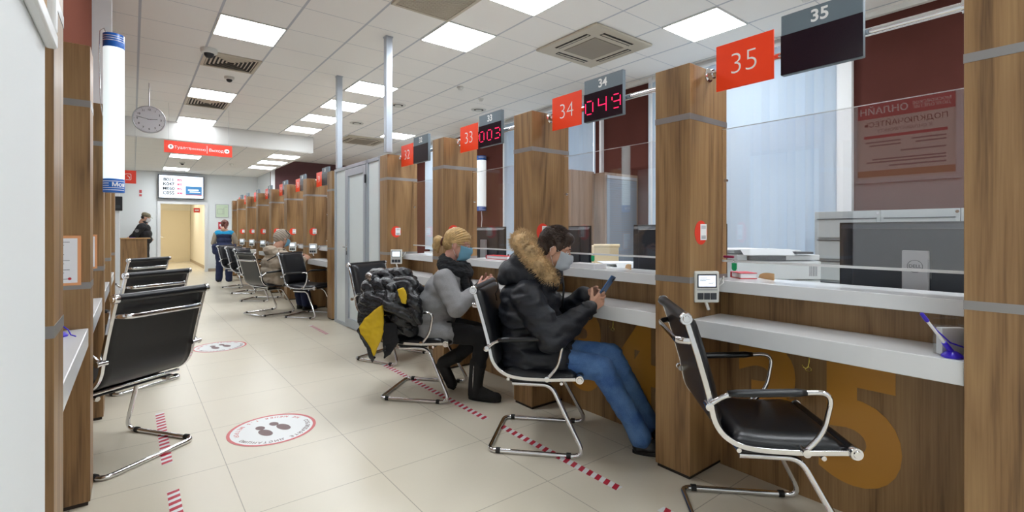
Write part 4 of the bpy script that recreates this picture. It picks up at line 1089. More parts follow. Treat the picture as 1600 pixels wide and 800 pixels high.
def side_cab(x, y, s, rz, label):
    t = thing('pedestal', label, 'cabinet', (x, y, 0), rz, 'low white pedestals on the staff side')
    MB().box((-.3*s, -.25*s, .0), (.3*s, .25*s, .74)).build('body', 'white_plastic', t, bevel=.004)
    for k in range(3): MB().box((-.28*s, -.262*s, .05+k*.225), (.28*s, -.25*s, .26+k*.225)).build('drawer', 'printer', t, bevel=.003)
side_cab(3.93, 1.80, 1, R(-38), 'low pedestal carrying the large white printer')
mfp(3.93, 1.80, .7405, 1.16, R(-38), 'large white office printer behind the counter 35')
mfp(3.17, 2.42, .7255, .85, R(-38), 'smaller white office printer behind the counter 34')
def folder(c, size, rz, label, m='folder_red', z=.9845, tilt=0):
    t = thing('document_folder', label, 'folder', (c[0], c[1], z), rz, 'folders on the upper ledges')
    a, b, h = size
    MB().box((-a/2, -b/2, 0), (a/2, b/2, .003)).box((-a/2, -b/2, h), (a/2, b/2, h+.003)).box((-a/2, b/2-.003, .003), (a/2, b/2, h)).build('cover', m, t)
    MB().box((-a/2+.006, -b/2+.004, .0035), (a/2-.004, b/2-.006, h-.0005)).build('sheets', 'paper', t)
folder((2.545, 1.255), (.09, .11, .028), R(-38), 'red folder on the ledge beside the nearest walnut column')
folder((2.55, 3.42), (.085, .30, .03), R(2), 'red folder on the ledge right of the woman in grey')
folder((2.55, 2.36), (.085, .22, .012), R(0), 'thin red folder on the ledge behind the man')
t = thing('paper_stack', 'stack of white paper on the ledge between the man and the small printer', 'paper', (2.42, 2.26, .9845), R(0))
MB().box((-.06, -.12, 0), (.06, .12, .03)).build('sheets', 'paper', t)
for (x, y, l) in ((2.58, 1.15, 'curved brown paper on the ledge next to the nearest red folder'), (2.56, 2.02, 'curved brown paper on the ledge in front of the small printer')):
    t = thing('brown_envelope', l, 'envelope', (x, y, .9845), R(52), 'curved brown envelopes')
    mb = MB(); n = 14
    pts = [(-.07+.15*k/n, 0, .034*math.sqrt(max(0, 1-(k/n)**3))) for k in range(n+1)]
    mb.prism([(-.07, 0, 0)]+pts, (0, .004, 0)); mb.build('sheet', 'desk_wood', t)
t = thing('paper_box', 'white printed box on the ledge of the counter 32', 'box', (2.555, 4.27, .9845), R(0))
MB().box((-.06, -.17, 0), (.06, .17, .05)).build('tray', 'paper', t, bevel=.003); MB().box((-.055, -.15, .0505), (.055, .17, .105)).build('carton', 'printer', t, bevel=.003)
MB().box((-.0562, -.1, .06), (-.055, .1, .066)).box((-.0562, -.06, .072), (-.055, .12, .077)).build('print', 'grey_ink', t)
for (x, y, l) in ((3.68, 3.2, 'beige carton standing beside the small printer'), (3.2, 3.55, 'beige carton behind the woman in grey, right of the monitor')):
    t = thing('beige_carton', l, 'carton', (x, y, .7255 if x < 3.5 else 0), R(-38), 'beige cartons on the staff side')
    zb = 0 if x < 3.5 else .74
    if x > 3.5:
        MB().box((-.2, -.15, 0), (.2, .15, .74)).build('base_cabinet', 'white_plastic', t)
        MB().box((-.12, -.1, .741), (.12, .12, 1.09)).build('carton', 'beige_box', t, bevel=.01)
        MB().cyl((-.125, -.1, 1.09), (.125, -.1, 1.09), .016, seg=12).build('roll', 'beige_box', t, smooth='auto')
    else: MB().box((-.2, -.13, 0), (.2, .13, .36)).build('carton', 'beige_box', t, bevel=.008)
for (y, l) in ((1.263, 'green key tag hanging under the glass of the counter 35'), (2.245, 'green key tag hanging under the glass of the counter 34')):
    t = thing('key_tag', l, 'key tag', (2.463, y, 1.066), R(0), 'green key tags')
    MB().prism([(-.002, -.013, 0), (-.002, .013, 0), (-.002, .013, -.03), (-.002, .006, -.04), (-.002, -.006, -.04), (-.002, -.013, -.03)], (.004, 0, 0)).build('tag', 'green_tag', t)
    MB().tube([(0, 0, -.002), (0, .006, .006), (0, .003, .016), (0, -.004, .012), (0, -.002, .0)], .0012, 6).build('ring', 'chrome', t, smooth=True)
t = thing('magenta_stick', 'small magenta handle on the glass edge beside the nearest green tag', 'handle', (2.463, 1.29, 1.098))
MB().cap((0, -.02, 0), (0, .025, .0), .007, .007, 12).build('grip', 'magenta', t, smooth=True)
# steel drawer cabinets against the right wall
for k in range(3):
    y1 = 1.80-k*.505
    t = thing('drawer_cabinet', ['light grey steel drawer cabinet beside the blinds, with red tags', 'middle light grey steel drawer cabinet behind the big monitor', 'third light grey steel drawer cabinet at the right edge'][k], 'cabinet', (5.22, y1-.2525, 0), 0, 'steel drawer cabinets along the right wall')
    MB().box((-.22, -.251, 0), (.22, .251, 1.41)).build('body', 'cabinet_steel', t, bevel=.003)
    for q in range(7):
        z0 = .02+q*.192
        d = MB().box((-.236, -.225, z0), (-.2205, .225, z0+.165)).build('drawer', 'cabinet_steel', t, bevel=.003)
        MB().box((-.244, -.225, z0+.166), (-.2205, .225, z0+.174)).build('grip', 'steel_dark', d)
        MB().box((-.2375, -.215, z0+.055), (-.2362, -.195, z0+.115)).build('tag', 'poster_red', d)
    MB().lathe([(0, -.23), (.012, -.23), (.012, -.22), (0, -.22)], (0, -.235, 1.385), 'x', 14).build('lock', 'chrome', t)
# brown cabinets with roller doors
t = thing('roller_cabinet', 'tall brown cabinet with its wooden side facing the hall, left of the pair', 'cabinet', (4.61, 4.80, 0), 0, 'tall brown roller door cabinets')
MB().box((-.22, -.42, 0), (.22, .42, 2.02)).build('carcass', 'walnut_pale', t); MB().box((-.226, -.38, .1), (-.2205, .38, 1.93)).build('roller_door', 'tambour', t)
t = thing('roller_cabinet', 'tall brown cabinet with a grey roller door, right of the pair', 'cabinet', (5.18, 4.42, 0), 0, 'tall brown roller door cabinets')
MB().box((-.34, -.22, 0), (.34, .22, 2.0)).build('carcass', 'walnut_pale', t)
mb = MB()
for k in range(60): mb.box((-.31, -.228+.0015*(k % 2), .12+k*.03), (.31, -.2205, .12+k*.03+.028))
mb.build('roller_door', 'tambour', t); MB().box((-.31, -.232, 1.925), (.31, -.2205, 1.965)).build('door_rail', 'silver', t)
# brass hooks with keys under the worktops
for (y, l) in ((.817, 'brass hook with a ring under the worktop of the counter 35'), (1.86, 'brass hook with a ring under the worktop by the man')):
    t = thing('bag_hook', l, 'hook', (2.215, y, .7145), 0, 'brass hooks under the worktops')
    MB().lathe([(0, 0), (.012, 0), (.012, -.003), (0, -.003)], seg=16).build('plate', 'brass', t)
    MB().tube([(0, 0, -.002), (.001, .002, -.03), (0, .004, -.048), (-.004, .010, -.056), (-.006, .020, -.052), (-.004, .026, -.042)], .0022, 8).build('hook', 'brass', t, smooth=True)
    MB().tube([(0, .004+.012*math.cos(a), -.058+.010*math.sin(a)) for a in [2*PI*k/12 for k in range(12)]], .0016, 6, closed=True).build('ring', 'brass', t, smooth=True)
# small devices on the far ledges
for (x, y, l) in ((2.405, 8.7, 'blue lit reader standing on the second far ledge'), (2.405, 7.38, 'blue lit reader standing on the first far ledge')):
    t = thing('card_terminal', l, 'card terminal', (x, y, .9845), R(-38), 'readers on the far ledges')
    MB().box((-.05, -.04, 0), (.05, .04, .012)).build('foot', 'black_plastic', t, bevel=.003)
    MB().box((-.008, -.006, .012), (.008, .006, .07)).build('neck', 'black_plastic', t)
    MB().box((-.05, -.012, .06), (.05, .006, .23), Matrix.Rotation(R(-8), 4, 'X')).build('body', 'silver', t, bevel=.006)
    MB().box((-.04, -.0145, .09), (.04, -.0125, .215), Matrix.Rotation(R(-8), 4, 'X')).build('display', 'screen_on', t)
# ------------------------------------------------------------------ people
class Head:
    def __init__(s, c, F, s_=1.0, up=(0, 0, 1)):
        s.c = Vector(c); s.F = Vector(F).normalized(); s.L = Vector(up).cross(s.F).normalized(); s.U = s.F.cross(s.L).normalized(); s.s = s_
    def p(s, x, y, z): return s.c+(s.F*x+s.L*y+s.U*z)*s.s
    def mtx(s): return Matrix(((s.F.x, s.L.x, s.U.x, 0), (s.F.y, s.L.y, s.U.y, 0), (s.F.z, s.L.z, s.U.z, 0), (0, 0, 0, 1)))
    def ell(s, mb, c, r, seg=20): mb.ball(s.p(*c), tuple(q*s.s for q in r), seg, s.mtx())
    def cap(s, mb, a, b, r0, r1): mb.cap(s.p(*a), s.p(*b), r0*s.s, r1*s.s, 12)
    def skin(s, mb):
        s.ell(mb, (-.008, 0, .022), (.094, .076, .094))           # skull
        s.ell(mb, (.022, 0, -.035), (.066, .062, .078))           # face
        s.ell(mb, (.040, 0, -.080), (.040, .042, .034))           # jaw
        s.ell(mb, (.066, 0, -.098), (.020, .022, .018))           # chin
        s.cap(mb, (.082, 0, .004), (.106, 0, -.034), .009, .012)  # nose
        for y in (-1, 1):
            s.ell(mb, (.101, y*.010, -.038), (.010, .009, .008), 12)
            s.cap(mb, (.080, y*.012, .021), (.068, y*.046, .024), .011, .010)   # brow
            s.ell(mb, (.058, y*.040, -.030), (.026, .022, .026), 14)            # cheek
            s.ell(mb, (-.004, y*.078, -.012), (.020, .008, .032), 14)           # ear
            s.ell(mb, (.000, y*.083, -.006), (.016, .005, .024), 12)
        s.cap(mb, (.078, -.016, -.064), (.078, .016, -.064), .010, .010)
        s.cap(mb, (-.02, 0, -.05), (-.045, 0, -.15), .058, .060)
    def details(s, par, lids='skin'):
        for y in (-1, 1):
            e = MB(); s.ell(e, (.076, y*.030, .002), (.012, .014, .0105), 16); e = e.build('eye', 'eye_white', par, smooth=True)
            q = MB(); s.ell(q, (.0855, y*.030, .000), (.0035, .0062, .0062), 12); q.build('iris', 'iris', e, smooth=True)
            q = MB(); s.cap(q, (.086, y*.016, .0085), (.078, y*.044, .0075), .0045, .004); q.build('eyelid', lids, e, smooth=True)
    def brows(s, par, m):
        for y in (-1, 1):
            q = MB(); s.cap(q, (.091, y*.014, .026), (.080, y*.048, .028), .0045, .003); q.build('eyebrow', m, par, smooth=True)
    def mask(s, par, m):
        mb = MB(); nu, nv = 18, 10; G = []
        for off in (0, .003):
            g = []
            for j in range(nv+1):
                v = j/nv; z = -.006-v*.108; rho = (.116+.010*math.sin(PI*min(1, v*1.6)) if v < .62 else .124-.045*((v-.62)/.38)**1.3)+off
                rho -= .006*(1 if abs(v-.5) < .05 else 0)
                row = []
                for i in range(nu+1):
                    a = R(-72+144*i/nu); row.append(mb.bm.verts.new(s.p(-.004+rho*math.cos(a)**.85, (.067+off)*math.sin(a)*(1-.18*v*v), z+.012*(1-math.cos(a))*(1-2*v))))
                g.append(row)
            G.append(g)
        a, b = G
        for j in range(nv):
            for i in range(nu):
                mb.bm.faces.new([b[j][i], b[j][i+1], b[j+1][i+1], b[j+1][i]]); mb.bm.faces.new([a[j][i], a[j+1][i], a[j+1][i+1], a[j][i+1]])
        for j in range(nv):
            for i, q in ((0, 1), (nu, -1)): mb.bm.faces.new([a[j][i], b[j][i], b[j+1][i], a[j+1][i]])
        for i in range(nu):
            mb.bm.faces.new([a[0][i], a[0][i+1], b[0][i+1], b[0][i]]); mb.bm.faces.new([a[nv][i], b[nv][i], b[nv][i+1], a[nv][i+1]])
        o = mb.build('face_mask', m, par, smooth=True)
        for y in (-1, 1):
            MB().tube([s.p(.030, y*.068, -.004), s.p(.012, y*.078, .006), s.p(-.010, y*.086, .012), s.p(-.024, y*.084, -.004), s.p(-.014, y*.080, -.03), s.p(.012, y*.074, -.07), s.p(.024, y*.062, -.09)], .0014, 6).build('ear_loop', 'white_text', o, smooth=True)
        return o

def hand(mb, wrist, d, palm, side, curl=(25, 35, 25), thumb_open=35, s=1.0, spread=4):
    """wrist, finger direction d, palm normal, side = towards the thumb"""
    w0 = Vector(wrist); d = Vector(d).normalized(); side = Vector(side); side = (side-d*side.dot(d)).normalized(); n = d.cross(side)
    if n.dot(Vector(palm)) < 0: n = -n
    mb.cap(w0-d*.03*s, w0+d*.012*s, .026*s, .024*s)
    Ls = [(.040, .025, .020), (.044, .028, .022), (.041, .026, .021), (.032, .021, .018)]
    for k in range(4):
        o = (1.5-k)*.0195*s; base = w0+d*.012*s+side*o*.6; kn = w0+d*(.088-.006*abs(k-1))*s+side*o
        mb.cap(base, kn, .0155*s, .0112*s, 12)
        q = Matrix.Rotation(R((1.5-k)*spread)*(1 if d.cross(side).dot(n) > 0 else 1), 3, n)
        v = d+side*math.tan(R((1.5-k)*spread)); v.normalize(); p = kn; ang = 0
        for j in range(3):
            ang += R(curl[j]+k*3); dd = v*math.cos(ang)+n*math.sin(ang); e = p+dd*Ls[k][j]*s
            mb.cap(p, e, (.0092-.0009*j)*s, (.0085-.0009*j)*s, 10); p = e
    b = w0+d*.022*s+side*.022*s; td = (d*math.cos(R(thumb_open))+side*math.sin(R(thumb_open))+n*.35).normalized()
    m1 = b+td*.042*s; mb.cap(b, m1, .0145*s, .0105*s, 12)
    td2 = (td*.8+n*.35+d*.35).normalized(); m2 = m1+td2*.03*s; mb.cap(m1, m2, .0105*s, .0095*s, 10)
    td3 = (td2+n*.3+d*.2).normalized(); mb.cap(m2, m2+td3*.025*s, .0095*s, .008*s, 10)

def folds(amp, sc, seed=0, stretch=(1, 1, 1)):
    o = Vector((seed*7.1, seed*3.3, seed*1.7))
    def f(co):
        q = Vector((co.x*stretch[0], co.y*stretch[1], co.z*stretch[2]))*sc+o
        a = noise.noise(q); b = noise.noise(q*2.1+Vector((5, 2, 8)))
        return amp*((1-abs(a)*2.6)*.6+b*.5)
    return f
def spikes(mb, pts, L, wd, down=(0, 0, 0), jit=.5):
    """pts = (point, direction) pairs: thin curved tufts"""
    dn = Vector(down)
    for p, n in pts:
        p = Vector(p); n = Vector(n).normalized()
        n = (n+Vector((random.uniform(-jit, jit), random.uniform(-jit, jit), random.uniform(-jit, jit)))+dn).normalized()
        a = n.orthogonal().normalized()*wd; b = n.cross(a).normalized()*wd; l = L*random.uniform(.6, 1.2)
        base = [mb.bm.verts.new(p+a), mb.bm.verts.new(p-a*.5+b*.87), mb.bm.verts.new(p-a*.5-b*.87)]
        m = p+n*l*.55; md = [mb.bm.verts.new(m+a*.6), mb.bm.verts.new(m-a*.3+b*.5), mb.bm.verts.new(m-a*.3-b*.5)]
        tip = mb.bm.verts.new(p+(n+dn*.6).normalized()*l)
        for k in range(3):
            mb.bm.faces.new([base[k], base[(k+1) % 3], md[(k+1) % 3], md[k]]); mb.bm.faces.new([md[k], md[(k+1) % 3], tip])

def shoe(par, heel, toe, m, name='shoe', h=.075, w_=.042, sole='sole', shaft=None, sr=.05):
    heel = Vector(heel); toe = Vector(toe); d = (toe-heel); L = d.length; d.normalize()
    up = Vector((0, 0, 1)); up = (up-d*up.dot(d)).normalized()
    a = heel+d*.035+up*.035; b = toe-d*.035+up*.028
    mb = MB(); mb.cap(a, heel.lerp(toe, .5)+up*.03, w_*.80, w_*.78); mb.cap(heel.lerp(toe, .45)+up*.028, b, w_*.80, w_*.86)
    mb.cap(a, heel+d*.055+up*h, w_*.86, w_*.85)
    mb.cap(heel+d*.055+up*h, b+up*.01, w_*.7, w_*.5)
    if shaft is not None:
        mb.cap(heel+d*.05+up*.06, Vector(shaft), sr*.86, sr)
    z0 = heel
    def flat(co):
        t = (co-z0).dot(up)
        if t < .004: co = co+up*(.004-t)
        return co
    o = remesh(mb, name, m, par, .006, 8, shape=flat)
    sl = MB(); n = 28; side = d.cross(up)
    pts = []
    for k in range(n):
        q = 2*PI*k/n; x = math.cos(q); y = math.sin(q); x = math.copysign(abs(x)**.75, x)
        pts.append(heel+d*(L/2+x*L/2)+side*y*w_*(.86+.12*x)-up*.001)
    sl.prism(pts, up*.020)
    sl.build('sole', sole, o, bevel=.003)
    return o

# ---- the man with the phone
def man():
    t = thing('person', 'seated man in black parka with fur hood and jeans looking at a phone', 'person', (1.908, 2.183, 0), R(-48.1))
    H = Head((.108, 0, 1.128), (1, 0, -.36), 1.0)
    mb = MB(); H.skin(mb)
    mb.cap(H.p(-.03, 0, -.08), (-.02, 0, .92), .058, .064)
    mb.cap((-.02, -.0, .88), (-.09, 0, .58), .12, .13); mb.cap((-.03, -.14, .87), (-.03, .14, .87), .06, .06)
    mb.ball((-.09, 0, .53), (.13, .16, .10))
    RW, LW = (.318, -.085, .795), (.30, .075, .855)
    mb.cap((-.03, -.16, .87), (.12, -.23, .645), .045, .038); mb.cap((.12, -.23, .645), RW, .038, .026)
    mb.cap((-.03, .16, .87), (.14, .22, .69), .045, .038); mb.cap((.14, .22, .69), LW, .038, .026)
    for s in (-1, 1):
        kn, an = ((.375, -.105, .455), (.588, -.11, .11)) if s < 0 else ((.44, .10, .475), (.655, .10, .10))
        mb.cap((-.07, s*.09, .50), kn, .07, .05); mb.cap(kn, an, .048, .036); mb.cap(an, Vector(an)+Vector((.05, 0, -.05)), .036, .032)
    hand(mb, RW, (.62, .50, .50), (-.3, .75, .1), (-.25, -.1, .9), (28, 38, 26), 40)
    hand(mb, LW, (.80, -.52, -.06), (.2, -.75, .2), (-.1, -.1, 1), (22, 34, 30), 38)
    body = remesh(mb, 'body', 'skin', t, .0042, 3)
    H.details(t); H.brows(t, 'hair_brown'); H.mask(t, 'mask')
    # hair
    mb = MB(); H.ell(mb, (-.018, 0, .036), (.100, .083, .094)); H.ell(mb, (.030, 0, .078), (.060, .062, .042)); H.ell(mb, (-.055, 0, -.012), (.058, .072, .070))
    for y in (-1, 1): H.cap(mb, (.012, y*.073, .03), (.014, y*.074, -.002), .012, .008)
    hair = remesh(mb, 'hair', 'hair_brown', t, .005, 3, fold=folds(.004, 40, 1, (1, 1, .4)))
    mb = MB(); pts = []
    for k in range(1700):
        a = random.uniform(0, 2*PI); ph = random.uniform(-.25, 1.5)
        n = Vector((math.cos(a)*math.cos(ph), math.sin(a)*math.cos(ph), math.sin(ph)))
        if n.x > .55 and n.z < .50: continue
        if n.x > .1 and n.z < .15: continue
        p = H.p(-.018+n.x*.099, n.y*.083, .036+n.z*.093); pts.append((p, H.F*(n.x*.5+.55)+H.L*n.y*.5+H.U*(n.z*.5+.1)))
    spikes(mb, pts, .024, .0016, (0, 0, -.2), .3); mb.build('strands', 'hair_brown', hair)
    # parka
    mb = MB()
    for c, r in (((-.065, 0, .50), (.165, .195, .10)), ((-.075, 0, .60), (.155, .195, .14)), ((-.07, 0, .73), (.160, .205, .15)), ((-.055, 0, .84), (.165, .205, .11)), ((.05, -.02, .68), (.10, .15, .14)), ((.045, 0, .80), (.09, .14, .10))):
        mb.ball(c, r, 24)
    mb.cap((-.04, -.15, .875), (-.04, .15, .875), .085, .085)
    mb.cap((-.04, -.175, .865), (.105, -.245, .645), .092, .078); mb.cap((.105, -.245, .645), (.285, -.115, .775), .080, .052)
    mb.cap((.255, -.135, .755), (.300, -.100, .785), .057, .050)
    mb.cap((-.04, .175, .865), (.13, .235, .70), .09, .078); mb.cap((.13, .235, .70), (.275, .09, .842), .078, .050)
    mb.cap((-.05, -.09, .50), (.13, -.105, .485), .115, .098); mb.cap((-.05, .09, .50), (.15, .10, .50), .115, .09)
    mb.ball((-.10, 0, .46), (.125, .19, .045), 20)
    mb.cap((.055, -.04, .93), (.055, .04, .93), .075, .075); mb.cap((.09, -.03, .965), (.09, .03, .965), .062, .062)
    park = remesh(mb, 'parka', 'parka', t, .0075, 7, fold=folds(.015, 8, 2, (1, .7, 2.2)))
    # hood lying on the shoulders
    mb = MB()
    mb.ball((-.135, 0, .985), (.100, .135, .082), 22); mb.ball((-.085, 0, 1.04), (.09, .12, .08), 20); mb.ball((-.05, -.09, .965), (.10, .05, .07), 18); mb.ball((-.05, .09, .965), (.10, .05, .07), 18)
    mb.cap((-.185, -.07, .955), (-.185, .07, .955), .045, .045)
    hood = remesh(mb, 'hood', 'parka', t, .007, 7, fold=folds(.007, 14, 3))
    MB().tube([(-.215, -.05, .985), (-.235, -.06, .95), (-.225, -.06, .90), (-.245, -.055, .86), (-.235, -.06, .82)], .003, 8).build('cord', 'parka_trim', hood, smooth=True)
    ring = [(-.105, .0, 1.185), (-.085, -.075, 1.165), (-.035, -.115, 1.110), (.020, -.125, 1.045), (.068, -.105, .985), (.105, -.055, .940)]
    path = [Vector(p) for p in ring]; path = [Vector((p.x, -p.y, p.z)) for p in reversed(path[1:])]+path
    fine = []
    for a, b in zip(path, path[1:]):
        for k in range(4): fine.append(a.lerp(b, k/4))
    fine.append(path[-1])
    rad = [.024+.030*math.sin(PI*min(1, max(0, .12+.76*k/(len(fine)-1))))**.8 for k in range(len(fine))]
    mb = MB()
    for a, b, ra, rb in zip(fine, fine[1:], rad, rad[1:]): mb.cap(a, b, ra, rb, 12)
    fur = remesh(mb, 'fur_trim', 'fur', hood, .007, 5, fold=folds(.006, 50, 4))
    for part, cnt, Lf in (('fur_tufts', 5200, .034),):
        mb = MB(); pts = []
        for k in range(cnt):
            i = random.randrange(len(fine)-1); u = random.random(); p = fine[i].lerp(fine[i+1], u); r_ = rad[i]+(rad[i+1]-rad[i])*u
            tdir = (fine[i+1]-fine[i]).normalized(); a = random.uniform(0, 2*PI); e1 = tdir.orthogonal().normalized(); e2 = tdir.cross(e1)
            n = e1*math.cos(a)+e2*math.sin(a); pts.append((p+n*r_*.85, n))
        spikes(mb, pts, Lf, .0018, (-.15, 0, -.05), .45); mb.build(part, 'fur', hood)
    # parka details
    MB().tube([(.150, 0, .955), (.158, -.005, .90), (.155, -.01, .84), (.15, -.01, .78)], .006, 8).build('zip', 'parka_trim', park, smooth=True)
    c = Vector((.294, -.106, .781)); d = Vector((.72, .42, .30)).normalized()
    MB().tube([c-d*.012, c+d*.006], .0535, 22, caps=False).build('cuff_strap', 'parka_trim', park, smooth=True)
    # jeans
    mb = MB()
    mb.ball((-.08, 0, .50), (.13, .17, .075), 20)
    for s in (-1, 1):
        hp = (-.05, s*.095, .495)
        kn, an = ((.372, -.108, .462), (.578, -.112, .125)) if s < 0 else ((.438, .10, .482), (.645, .10, .115))
        mb.cap(hp, kn, .092, .070); mb.cap(kn, an, .069, .056); mb.cap(Vector(an)+Vector((-.02, 0, .03)), Vector(an)+Vector((.012, 0, -.035)), .058, .062)
    jn = remesh(mb, 'jeans', 'jeans', t, .0065, 6, fold=folds(.006, 13, 5, (1.2, .8, 1.4)))
    mb = MB(); mb.tube([(.12, -.192, .50), (.25, -.182, .495), (.36, -.177, .465), (.43, -.175, .37), (.50, -.170, .26), (.565, -.170, .15)], .0018, 6); mb.build('seam', 'jeans', jn, smooth=True)
    shoe(t, (.545, -.115, .002), (.80, -.125, .002), 'shoe_leather', h=.07)
    shoe(t, (.615, .095, .002), (.845, .03, .002), 'shoe_leather', h=.07)
    return t
man()
t = thing('smartphone', 'blue backed smartphone held in both hands by the man', 'phone', (1.908+.668*.405+.744*(-.005), 2.183-.744*.405+.668*(-.005), .905), R(-48.1))
ph = Matrix.Rotation(R(34), 4, 'Y') @ Matrix.Rotation(R(-22), 4, 'Z')
MB().box((-.0045, -.037, -.078), (.0045, .037, .078), ph).build('body', 'phone_blue', t, bevel=.003, seg=3)
MB().box((-.0052, -.034, -.074), (-.0046, .034, .074), ph).build('display', 'screen_blue', t)
MB().box((.0046, .008, .045), (.0062, .028, .068), ph).build('camera_bump', 'black_plastic', t)

# ---- the woman in the grey sweater
def woman():
    t = thing('person', 'seated blonde woman in grey sweater, black scarf and black boots', 'person', (1.769, 3.35, 0), R(-49.1))
    H = Head((.275, 0, 1.132), (1, 0, -.22), .98)
    mb = MB(); H.skin(mb)
    mb.cap(H.p(-.03, 0, -.08), (.22, 0, .93), .05, .056)
    mb.cap((.21, 0, .88), (.10, 0, .58), .11, .12); mb.cap((.24, -.12, .88), (.24, .12, .88), .05, .05); mb.ball((.08, 0, .53), (.12, .15, .09))
    RW, LW = (.448, -.09, .800), (.455, .07, .825)
    mb.cap((.24, -.14, .88), (.36, -.22, .69), .042, .036); mb.cap((.36, -.22, .69), RW, .036, .023)
    mb.cap((.24, .14, .88), (.35, .20, .70), .042, .036); mb.cap((.35, .20, .70), LW, .036, .023)
    for s in (-1, 1):
        kn, an = ((.505, -.10, .455), (.455, -.10, .12)) if s < 0 else ((.46, .09, .445), (.16, .08, .20))
        mb.cap((.08, s*.085, .50), kn, .065, .048); mb.cap(kn, an, .046, .034)
    hand(mb, RW, (.62, .35, .42), (-.2, .8, .1), (-.25, -.1, .9), (24, 32, 24), 35, .93)
    hand(mb, LW, (.70, -.35, .35), (.1, -.8, .1), (-.2, .1, .9), (20, 30, 24), 35, .93)
    remesh(mb, 'body', 'skin_rosy', t, .0044, 3)
    H.details(t, 'skin_rosy'); H.brows(t, 'hair_blond'); H.mask(t, 'mask_blue')
    # hair gathered into a low tail
    def groove(co):
        v = co-H.c; a = math.atan2(v.z+.01, v.x+.10); return .0035*math.sin(a*55+v.y*60)+.002*noise.noise(co*60)
    mb = MB(); H.ell(mb, (-.018, 0, .034), (.104, .086, .094)); H.ell(mb, (.028, 0, .062), (.062, .066, .046)); H.ell(mb, (-.055, 0, -.005), (.062, .074, .066)); H.cap(mb, (-.08, 0, .0), (-.125, 0, -.008), .05, .026)
    for y in (-1, 1): H.cap(mb, (.022, y*.070, .035), (-.02, y*.078, .010), .014, .014)
    hair = remesh(mb, 'hair', 'hair_blond', t, .0045, 3, fold=groove)
    mb = MB(); mb.cap(H.p(-.128, 0, -.004), H.p(-.165, 0, -.006), .026, .038); mb.cap(H.p(-.165, 0, -.006), H.p(-.172, 0, -.055), .038, .030); mb.cap(H.p(-.172, 0, -.055), H.p(-.150, 0, -.10), .028, .008)
    remesh(mb, 'pony_tail', 'hair_blond', hair, .0045, 2, fold=lambda co: .003*math.sin((co-H.c).y*330)+.002*noise.noise(co*70))
    mb = MB(); c = H.p(-.130, 0, -.006); mb.tube([c+H.L*.027*math.cos(a)+H.U*.027*math.sin(a) for a in [2*PI*k/20 for k in range(20)]], .008, 8, closed=True); mb.build('hair_tie', 'hair_red', hair, smooth=True)
    # sweater
    mb = MB()
    for c, r in (((.075, 0, .505), (.155, .200, .095)), ((.085, 0, .59), (.160, .200, .13)), ((.125, 0, .70), (.165, .200, .13)), ((.175, 0, .80), (.150, .190, .12)), ((.215, 0, .885), (.115, .165, .075))): mb.ball(c, r, 24)
    mb.cap((.215, -.13, .885), (.215, .13, .885), .072, .072)
    mb.cap((.215, -.155, .875), (.335, -.235, .685), .080, .068); mb.cap((.335, -.235, .685), (.425, -.12, .775), .070, .052); mb.cap((.40, -.145, .755), (.432, -.11, .785), .054, .046)
    mb.cap((.215, .155, .875), (.33, .21, .70), .078, .068); mb.cap((.33, .21, .70), (.435, .085, .81), .068, .046)
    mb.cap((.10, -.11, .49), (.225, -.12, .475), .105, .085); mb.cap((.10, .11, .49), (.225, .11, .475), .105, .085)
    mb.cap((-.01, -.12, .465), (-.01, .12, .465), .06, .06)
    remesh(mb, 'sweater', 'sweater', t, .0075, 7, fold=folds(.008, 8, 6, (1, .8, 1.5)))
    # scarf
    c = Vector((.238, 0, .985)); mb = MB(); n = 22
    for lay, (dz, rr, rx, ry) in enumerate(((0, .036, .088, .086), (-.04, .038, .102, .100))):
        P = [c+Vector((math.cos(2*PI*k/n)*rx+.012, math.sin(2*PI*k/n)*ry, dz-.035*math.cos(2*PI*k/n)+.008*math.sin(k*1.7))) for k in range(n)]
        for k in range(n): mb.cap(P[k], P[(k+1) % n], rr, rr, 10)
    mb.cap((.325, -.05, .90), (.36, -.06, .80), .036, .030); mb.cap((.36, -.06, .80), (.385, -.05, .70), .030, .022); mb.cap((.325, .03, .90), (.36, .03, .78), .034, .028)
    remesh(mb, 'scarf', 'scarf', t, .006, 3, fold=folds(.006, 26, 7, (1, 1, 2)))
    # trousers
    mb = MB(); mb.ball((.08, 0, .49), (.14, .17, .07), 20)
    for s in (-1, 1):
        kn, an = ((.500, -.102, .462), (.452, -.102, .20)) if s < 0 else ((.455, .09, .450), (.235, .082, .255))
        mb.cap((.10, s*.09, .49), kn, .088, .068); mb.cap(kn, an, .066, .052)
    remesh(mb, 'trousers', 'black_cloth', t, .007, 6, fold=folds(.005, 14, 8))
    b1 = shoe(t, (.385, -.102, .002), (.635, -.13, .002), 'boot', 'boot', .085, .044, shaft=(.455, -.102, .265), sr=.060)
    MB().tube([(.44, -.160, .26), (.435, -.160, .16), (.43, -.155, .09)], .003, 6).build('zip', 'chrome', b1, smooth=True)
    mb = MB(); mb.tube([(.395, -.10, .262), (.40, -.15, .262)], .004, 6)
    # far boot tucked back on its toes
    mb = MB(); mb.cap((.235, .082, .265), (.130, .08, .205), .056, .050); mb.cap((.120, .08, .190), (.185, .08, .075), .046, .040); mb.cap((.185, .08, .075), (.205, .08, .045), .040, .036)
    b2 = remesh(mb, 'boot', 'boot', t, .006, 6)
    MB().prism([(.080, .045, .200), (.085, .045, .182), (.175, .045, .018), (.225, .045, .004), (.212, .045, .020), (.17, .045, .05)], (0, .07, 0)).build('sole', 'sole', b2, bevel=.006)
    return t
woman()

